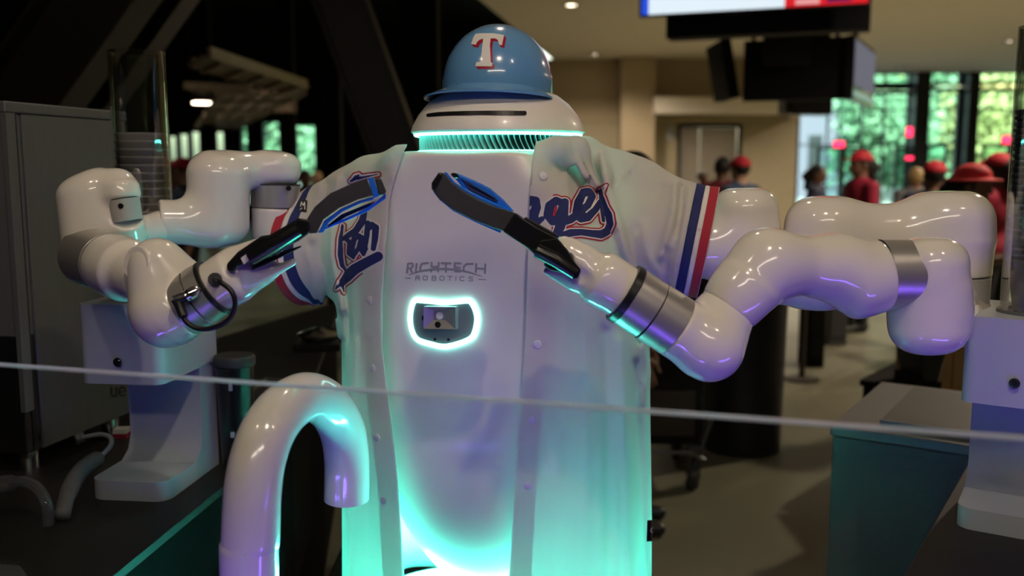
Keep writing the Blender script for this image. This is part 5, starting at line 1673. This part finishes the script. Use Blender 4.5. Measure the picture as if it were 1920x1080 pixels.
# script lettering
regR = region(Vj, Tj, Nj, (975, 315, 1170, 470), 2)
regL = region(Vj, Tj, Nj, (600, 300, 735, 570), 2)
def q2(L, rk=1.0): return [(620 + x / 3.556, 240 + y / 3.556, r / 3.556 * rk) for x, y, r in L]
SR = [q2([(1300, 520, 20), (1330, 480, 22), (1368, 486, 22), (1372, 530, 24), (1350, 600, 24), (1372, 632, 18), (1410, 606, 10)]),
      q2([(1312, 560, 18), (1308, 640, 22)]),
      q2([(1545, 500, 14), (1500, 486, 20), (1460, 520, 24), (1450, 580, 24), (1480, 622, 22), (1520, 590, 20), (1548, 520, 20), (1560, 496, 18)]),
      q2([(1556, 500, 22), (1548, 580, 26), (1528, 660, 26), (1500, 716, 18), (1460, 716, 10)]),
      q2([(1556, 628, 16), (1600, 610, 20), (1650, 570, 20), (1712, 520, 16), (1740, 462, 16), (1720, 428, 20), (1680, 440, 22), (1648, 500, 24), (1640, 560, 26), (1668, 602, 24), (1712, 598, 20), (1760, 550, 14), (1790, 500, 12)]),
      q2([(1800, 418, 10), (1806, 470, 14), (1812, 560, 12), (1814, 620, 5)]),
      q2([(1812, 470, 12), (1830, 530, 16), (1856, 580, 18), (1864, 640, 20), (1840, 690, 20), (1800, 712, 20), (1740, 706, 16), (1670, 696, 14), (1600, 700, 18), (1550, 716, 16)])]
FR = [q2([(1790, 412, 4), (1840, 380, 4), (1822, 440, 4), (1815, 500, 5)])]
def l2_(L): return [(420 + x / 3.375, 300 + y / 3.375, r / 3.375) for x, y, r in L]
SL = [l2_([(895, 330, 18), (880, 390, 24), (840, 450, 22), (790, 480, 18), (760, 500, 12)]),
      l2_([(752, 420, 12), (738, 500, 18), (736, 600, 20), (748, 664, 18), (770, 690, 10)]),
      l2_([(772, 494, 14), (800, 520, 14), (796, 590, 14), (824, 618, 10)]),
      l2_([(862, 480, 14), (830, 500, 18), (812, 560, 20), (826, 600, 16), (856, 560, 14), (876, 490, 16), (872, 560, 18), (888, 596, 12), (910, 560, 8)]),
      l2_([(915, 400, 16), (910, 470, 18), (896, 560, 16), (890, 590, 8)]),
      l2_([(912, 450, 12), (940, 412, 20), (965, 430, 22), (960, 500, 20), (950, 560, 16)]),
      l2_([(980, 610, 30), (900, 652, 32), (830, 692, 34), (780, 740, 34), (752, 770, 26)]),
      l2_([(712, 818, 3), (728, 790, 10), (748, 800, 10), (756, 838, 3)]),
      l2_([(806, 132, 6), (838, 108, 14), (856, 92, 4)]), l2_([(850, 112, 10), (900, 104, 6), (980, 92, 3)])]
decal('red_script', regR, lambda x, y: np.minimum(strokes_d(x, y, SR) - 6.8, strokes_d(x, y, FR) - 3), M_red, jer, .0012)
decal('white_script', regR, lambda x, y: np.minimum(strokes_d(x, y, SR) - 4.2, strokes_d(x, y, FR) - .8), M_wtwill, jer, .0018)
decal('navy_script', regR, lambda x, y: strokes_d(x, y, SR) - 2.0, M_navy, jer, .0024)
decal('red_script', regL, lambda x, y: strokes_d(x, y, SL) - 5.2, M_red, jer, .0012)
decal('white_script', regL, lambda x, y: strokes_d(x, y, SL) - 2.8, M_wtwill, jer, .0018)
decal('navy_script', regL, lambda x, y: strokes_d(x, y, SL), M_navy, jer, .0024)
# counters of the letters
decal('script_counter', regR, lambda x, y: strokes_d(x, y, [q2([(1500, 530, 9), (1488, 580, 9)])]), M_red, jer, .0030)
decal('script_counter', regR, lambda x, y: strokes_d(x, y, [q2([(1700, 470, 5), (1684, 512, 4)])]), M_wtwill, jer, .0030)
# sleeve patch and hem tag
regP = region(Vj, Tj, Nj, (545, 350, 600, 420), 3)
decal('sleeve_patch', regP, lambda x, y: poly_d(x, y, [(560, 386), (566, 372), (577, 377), (575, 399), (562, 397)]), M_black, jer, .0014)
decal('patch_mark', regP, lambda x, y: strokes_d(x, y, [[(564, 388, .8), (566, 380, .9), (569, 386, .9), (572, 380, .9), (572, 393, .9)], [(563, 394, .7), (567, 391, .7)]]), M_decalw, jer, .0020)
regH = region(Vj, Tj, Nj, (1195, 955, 1245, 1030), 3)
decal('hem_tag', regH, lambda x, y: poly_d(x, y, [(1213, 975), (1236, 974), (1240, 1014), (1212, 1015)]), M_black, jer, .0014)
decal('tag_mark', regH, lambda x, y: np.abs(np.hypot(x - 1224, y - 994) - 5) - 1.1, M_decalw, jer, .0020)

# ================================================================== PEOPLE IN THE HALL
SKIN = [mat('skin_brown', (.16, .075, .045), .55, noise=.06), mat('skin_tan', (.42, .24, .16), .55, noise=.06)]
HAIR = [mat('hair_black', (.008, .007, .006), .6, noise=.3, nscale=60), mat('hair_blond', (.36, .24, .10), .6, noise=.3, nscale=60)]
C_red = mat('shirt_red', (.30, .008, .035), .8, noise=.12); C_navy = mat('shirt_navy', (.012, .016, .05), .8, noise=.15)
C_cap = mat('cap_red', (.45, .01, .025), .7, noise=.08); C_blk = mat('trouser_black', (.008, .008, .009), .8, noise=.2)
C_jean = mat('jacket_blue', (.03, .06, .12), .8, noise=.2); C_shoe = mat('shoe_black', (.01, .01, .012), .4, noise=.1); C_maroon = mat('shirt_maroon', (.14, .012, .02), .8, noise=.1)
C_grey = mat('shirt_grey', (.12, .12, .13), .8, noise=.1); C_hat = mat('hat_red', (.75, .03, .04), .7, noise=.15, nscale=20, bump=.6)
C_eye = mat('eye_dark', (.01, .008, .006), .3)
def pose(kind):
    j = dict(head=(0, -.01, 1.625), neck=(0, .01, 1.46), chest=(0, 0, 1.30), pel=(0, .01, .96))
    for s in (-1, 1):
        j['sh%d' % s] = (.185 * s, .01, 1.415); j['hip%d' % s] = (.09 * s, .01, .93)
        j['kn%d' % s] = (.10 * s, -.015, .50); j['an%d' % s] = (.105 * s, .02, .09)
        if kind == 'stand': j['el%d' % s] = (.235 * s, .03, 1.12); j['wr%d' % s] = (.235 * s, -.05, .87)
        elif kind == 'hold': j['el%d' % s] = (.23 * s, .0, 1.13); j['wr%d' % s] = (.10 * s, -.25, 1.18)
        else:
            j['el%d' % s] = (.235 * s, .03, 1.12); j['wr%d' % s] = (.235, -.05, .87) if s > 0 else (-.16, -.24, 1.22)
    if kind == 'walk':
        j['kn1'] = (.10, -.12, .51); j['an1'] = (.10, -.10, .09); j['kn-1'] = (-.10, .06, .50); j['an-1'] = (-.10, .20, .10)
    return {k: np.array(v) for k, v in j.items()}
def body_meshes(kind):
    j = pose(kind); out = {}
    b = Sdf(.03)
    H = j['head']
    b.add(ell(H + [0, 0, .02], (.078, .096, .108)))
    b.add(ell(H + [0, -.02, -.055], (.058, .070, .065)), .04)
    b.add(cap(H + [0, -.088, .012], H + [0, -.108, -.022], .010, .016), .012)
    b.add(cap(H + [-.022, -.086, -.060], H + [.022, -.086, -.060], .010, .010), .008)
    b.add(cap(H + [-.035, -.082, .030], H + [.035, -.082, .030], .012, .012), .015)
    for s in (-1, 1):
        b.add(ell(H + [.080 * s, .008, .0], (.012, .022, .034)), .008)
        b.sub(ell(H + [.030 * s, -.100, .012], (.016, .014, .010)), .012)
    b.add(cap(j['neck'] - [0, 0, .05], H + [0, .015, -.06], .056, .052), .03)
    b.add(ell(j['chest'] + [0, 0, .02], (.165, .105, .20)), .05)
    b.add(ell(j['pel'] + [0, 0, .03], (.155, .105, .15)), .07)
    for s in (-1, 1):
        sh, el, wr = j['sh%d' % s], j['el%d' % s], j['wr%d' % s]
        b.add(cap(j['neck'] - [0, 0, .06], sh, .05, .055), .05)
        b.add(cap(sh, el, .052, .040), .02); b.add(cap(el, wr, .038, .026), .015)
        d = (wr - el) / np.linalg.norm(wr - el)
        side = np.cross(d, [s, 0, 0]); side /= np.linalg.norm(side)
        b.add(cap(wr, wr + d * .07, .026, .034), .015)
        pm = wr + d * .085
        for q_, L in ((-1.5, .062), (-.5, .074), (.5, .070), (1.5, .055)):
            a = pm + side * .018 * q_
            k1 = a + d * L * .55; k2 = k1 + (d * .75 + np.array([-s * .5, 0, 0])) * L * .5
            b.add(cap(a - d * .01, k1, .0095, .009), .003); b.add(cap(k1, k2, .009, .0075), .003)
        a = wr + d * .03 + side * -.03
        b.add(cap(a, a + (d * .7 - side * .7) * .035, .012, .011), .006); b.add(cap(a + (d * .7 - side * .7) * .035, a + d * .06 - side * .03, .010, .008), .004)
        hp_, kn, an = j['hip%d' % s], j['kn%d' % s], j['an%d' % s]
        b.add(cap(hp_, kn, .085, .058), .04); b.add(cap(kn, an, .055, .036), .02)
        b.add(cap(an + [0, .03, -.05], an + [0, -.15, -.062], .034, .026), .03)
    out['body'] = mesh_sdf(b, .0085, 2)
    s_ = Sdf(.04)
    s_.add(ell(j['chest'] + [0, 0, .01], (.182, .125, .225))); s_.add(ell(j['pel'] + [0, 0, .04], (.172, .125, .15)), .08)
    for s in (-1, 1):
        sh, el = j['sh%d' % s], j['el%d' % s]
        s_.add(cap(j['neck'] - [0, 0, .06], sh, .058, .062), .05); s_.add(cap(sh, sh + (el - sh) * .78, .064, .060), .02)
    s_.sub(rcyl(j['neck'] - [0, 0, .02], j['neck'] + [0, 0, .2], .062, .07), .01)
    s_.cut(lambda p: .90 - p[:, 2], .01)
    out['shirt'] = mesh_sdf(s_, .012, 2)
    t_ = Sdf(.03)
    t_.add(ell(j['pel'] + [0, 0, -.01], (.163, .115, .13)))
    for s in (-1, 1):
        hp_, kn, an = j['hip%d' % s], j['kn%d' % s], j['an%d' % s]
        t_.add(cap(hp_, kn, .095, .070), .03); t_.add(rcyl(kn, an + [0, 0, .0], .070, .060, .02), .02)
    out['trousers'] = mesh_sdf(t_, .012, 2)
    sh_ = []
    for s in (-1, 1):
        an = j['an%d' % s]; f = Sdf(.03)
        f.add(ell(an + [0, .01, -.035], (.045, .07, .055))); f.add(cap(an + [0, -.02, -.05], an + [0, -.165, -.06], .040, .030), .03)
        f.cut(lambda p, an=an: an[2] - .09 + .001 - p[:, 2], .004)
        sh_.append(mesh_sdf(f, .010, 2))
    out['shoes'] = sh_
    for nm in ('short', 'long'):
        h = Sdf(.02)
        h.add(ell(H + [0, .014, .034], (.090, .104, .108)))
        h.sub(rbox(H + [0, -.115, -.03], (.075, .085, .085), .03), .02)
        h.cut(lambda p, H=H: (H[2] - (.07 if nm == 'short' else .6)) - p[:, 2], .01)
        if nm == 'long': h.add(cap(H + [0, .095, .0], H + [0, .14, -.17], .055, .035), .03); h.add(cap(H + [0, .10, .04], H + [0, .14, -.02], .05, .06), .03)
        out['hair_' + nm] = mesh_sdf(h, .009, 2)
    c = Sdf(.012)
    c.add(ell(H + [0, .008, .055], (.096, .112, .092))); c.cut(lambda p: (H[2] + .048) - p[:, 2] - .1 * np.maximum(p[:, 1], 0), .006)
    c.add(ell(H + [0, -.125, .056], (.068, .075, .008)), .008)
    out['cap'] = mesh_sdf(c, .007, 2)
    c = Sdf(.015)
    c.add(ell(H + [0, .006, .075], (.098, .112, .085))); c.cut(lambda p: (H[2] + .055) - p[:, 2], .006)
    c.add(ell(H + [0, 0, .052], (.150, .170, .012)), .02)
    out['hat'] = mesh_sdf(c, .007, 2)
    return out
PB = {k: body_meshes(k) for k in ('stand', 'hold', 'walk')}
MC = {}
def pmesh(kind, part, idx, m):
    key = (kind, part, idx, m.name)
    if key not in MC:
        V, q = PB[kind][part] if idx is None else PB[kind][part][idx]
        me = bpy.data.meshes.new(part); me.from_pydata(V.tolist(), [], q.tolist()); me.materials.append(m)
        me.polygons.foreach_set('use_smooth', [True] * len(me.polygons)); MC[key] = me
    return MC[key]
def person(px, Y, top_py, face, kind, shirt, trousers, hair, hl, hat, lb, skin=0):
    x = px_x(px, Y)
    H_ = P(px, top_py, Y)[2]
    base_h = 1.775 if hat else 1.765
    sc = H_ / base_h
    t = empty('person', (x, Y, 0), lb, 'person', rz=R(face))
    t.scale = (min(1.06, sc ** .5 * 1.0) if sc < 1 else sc,) * 2 + (sc,)
    def add(nm, part, m, idx=None, par=t):
        o = bpy.data.objects.new(nm, pmesh(kind, part, idx, m)); COL.objects.link(o); o.parent = par; return o
    bd = add('body', 'body', SKIN[skin]); add('shirt', 'shirt', shirt); add('trousers', 'trousers', trousers)
    add('shoe', 'shoes', C_shoe, 0); add('shoe', 'shoes', C_shoe, 1)
    add('hair', 'hair_' + hl, HAIR[hair])
    for s in (-1, 1):
        V, Fc = lathe([(.0001, -.007), (.006, -.004), (.0075, 0), (.006, .004), (.0001, .007)], c=(.030 * s, -.091, 1.638), seg=10)
        mk('eye', np.array(V), Fc, C_eye, bd, local=True, smooth=True)
    if hat == 'cap': add('cap', 'cap', C_cap)
    if hat == 'hat': add('hat', 'hat', C_hat)
    return t
# face: 0 looks at the camera, +90 looks to picture right, -90 to picture left
person(1188, 4.05, 283, 80, 'stand', C_grey, C_blk, 0, 'short', None, 'dark-haired person in black trousers right behind the robot, hair top and shoe showing')
person(1354, 10.2, 293, 170, 'stand', C_maroon, C_blk, 0, 'short', None, 'dark-haired person with back turned in front of the lift doors')
person(1388, 9.4, 292, -150, 'stand', C_jean, C_blk, 0, 'short', 'cap', 'person in a red cap and dark blue shirt in front of the lift doors', 1)
person(1318, 14.5, 320, 20, 'stand', C_grey, C_blk, 0, 'short', None, 'small distant person at the foot of the lift doors', 0)
person(1532, 11.5, 308, 60, 'stand', C_navy, C_blk, 0, 'long', None, 'dark-haired person in a navy top, farthest left before the glazing', 0)
person(1614, 9.1, 281, -80, 'hold', C_red, C_blk, 0, 'long', 'cap', 'person in red shirt and red cap with a ponytail, facing left')
person(1718, 11.0, 314, 175, 'stand', C_grey, C_blk, 1, 'short', None, 'blond person seen from behind, beside the navy-shirted one')
person(1752, 8.0, 300, 160, 'stand', C_navy, C_blk, 0, 'short', 'cap', 'broad person in navy shirt and red cap seen from behind')
person(1822, 5.6, 309, 50, 'hold', C_blk, C_blk, 0, 'long', 'hat', 'person in a wide-brimmed red hat, nearest in the hall, above the right arm')
person(1872, 7.2, 285, -150, 'stand', C_red, C_blk, 0, 'long', 'cap', 'person in red shirt and red cap half hidden by the right-hand cup tube')
person(1850, 9.6, 298, -170, 'stand', C_maroon, C_blk, 0, 'short', 'cap', 'person in maroon behind the wide-brimmed red hat')
person(344, 8.4, 294, -60, 'stand', C_jean, C_blk, 0, 'short', 'cap', 'person in a red cap and blue jacket behind the left arm, beside the clear tube', 1)
person(322, 10.2, 300, 20, 'stand', C_maroon, C_blk, 0, 'short', 'cap', 'person in maroon behind the one in the blue jacket, left', 1)
person(572, 12.5, 318, 30, 'stand', C_blk, C_blk, 0, 'short', None, 'dark-haired person in black beyond the left shoulder', 0)
person(594, 15.0, 322, -20, 'stand', C_grey, C_blk, 1, 'short', None, 'fair-haired distant person between left arm and jersey shoulder', 1)
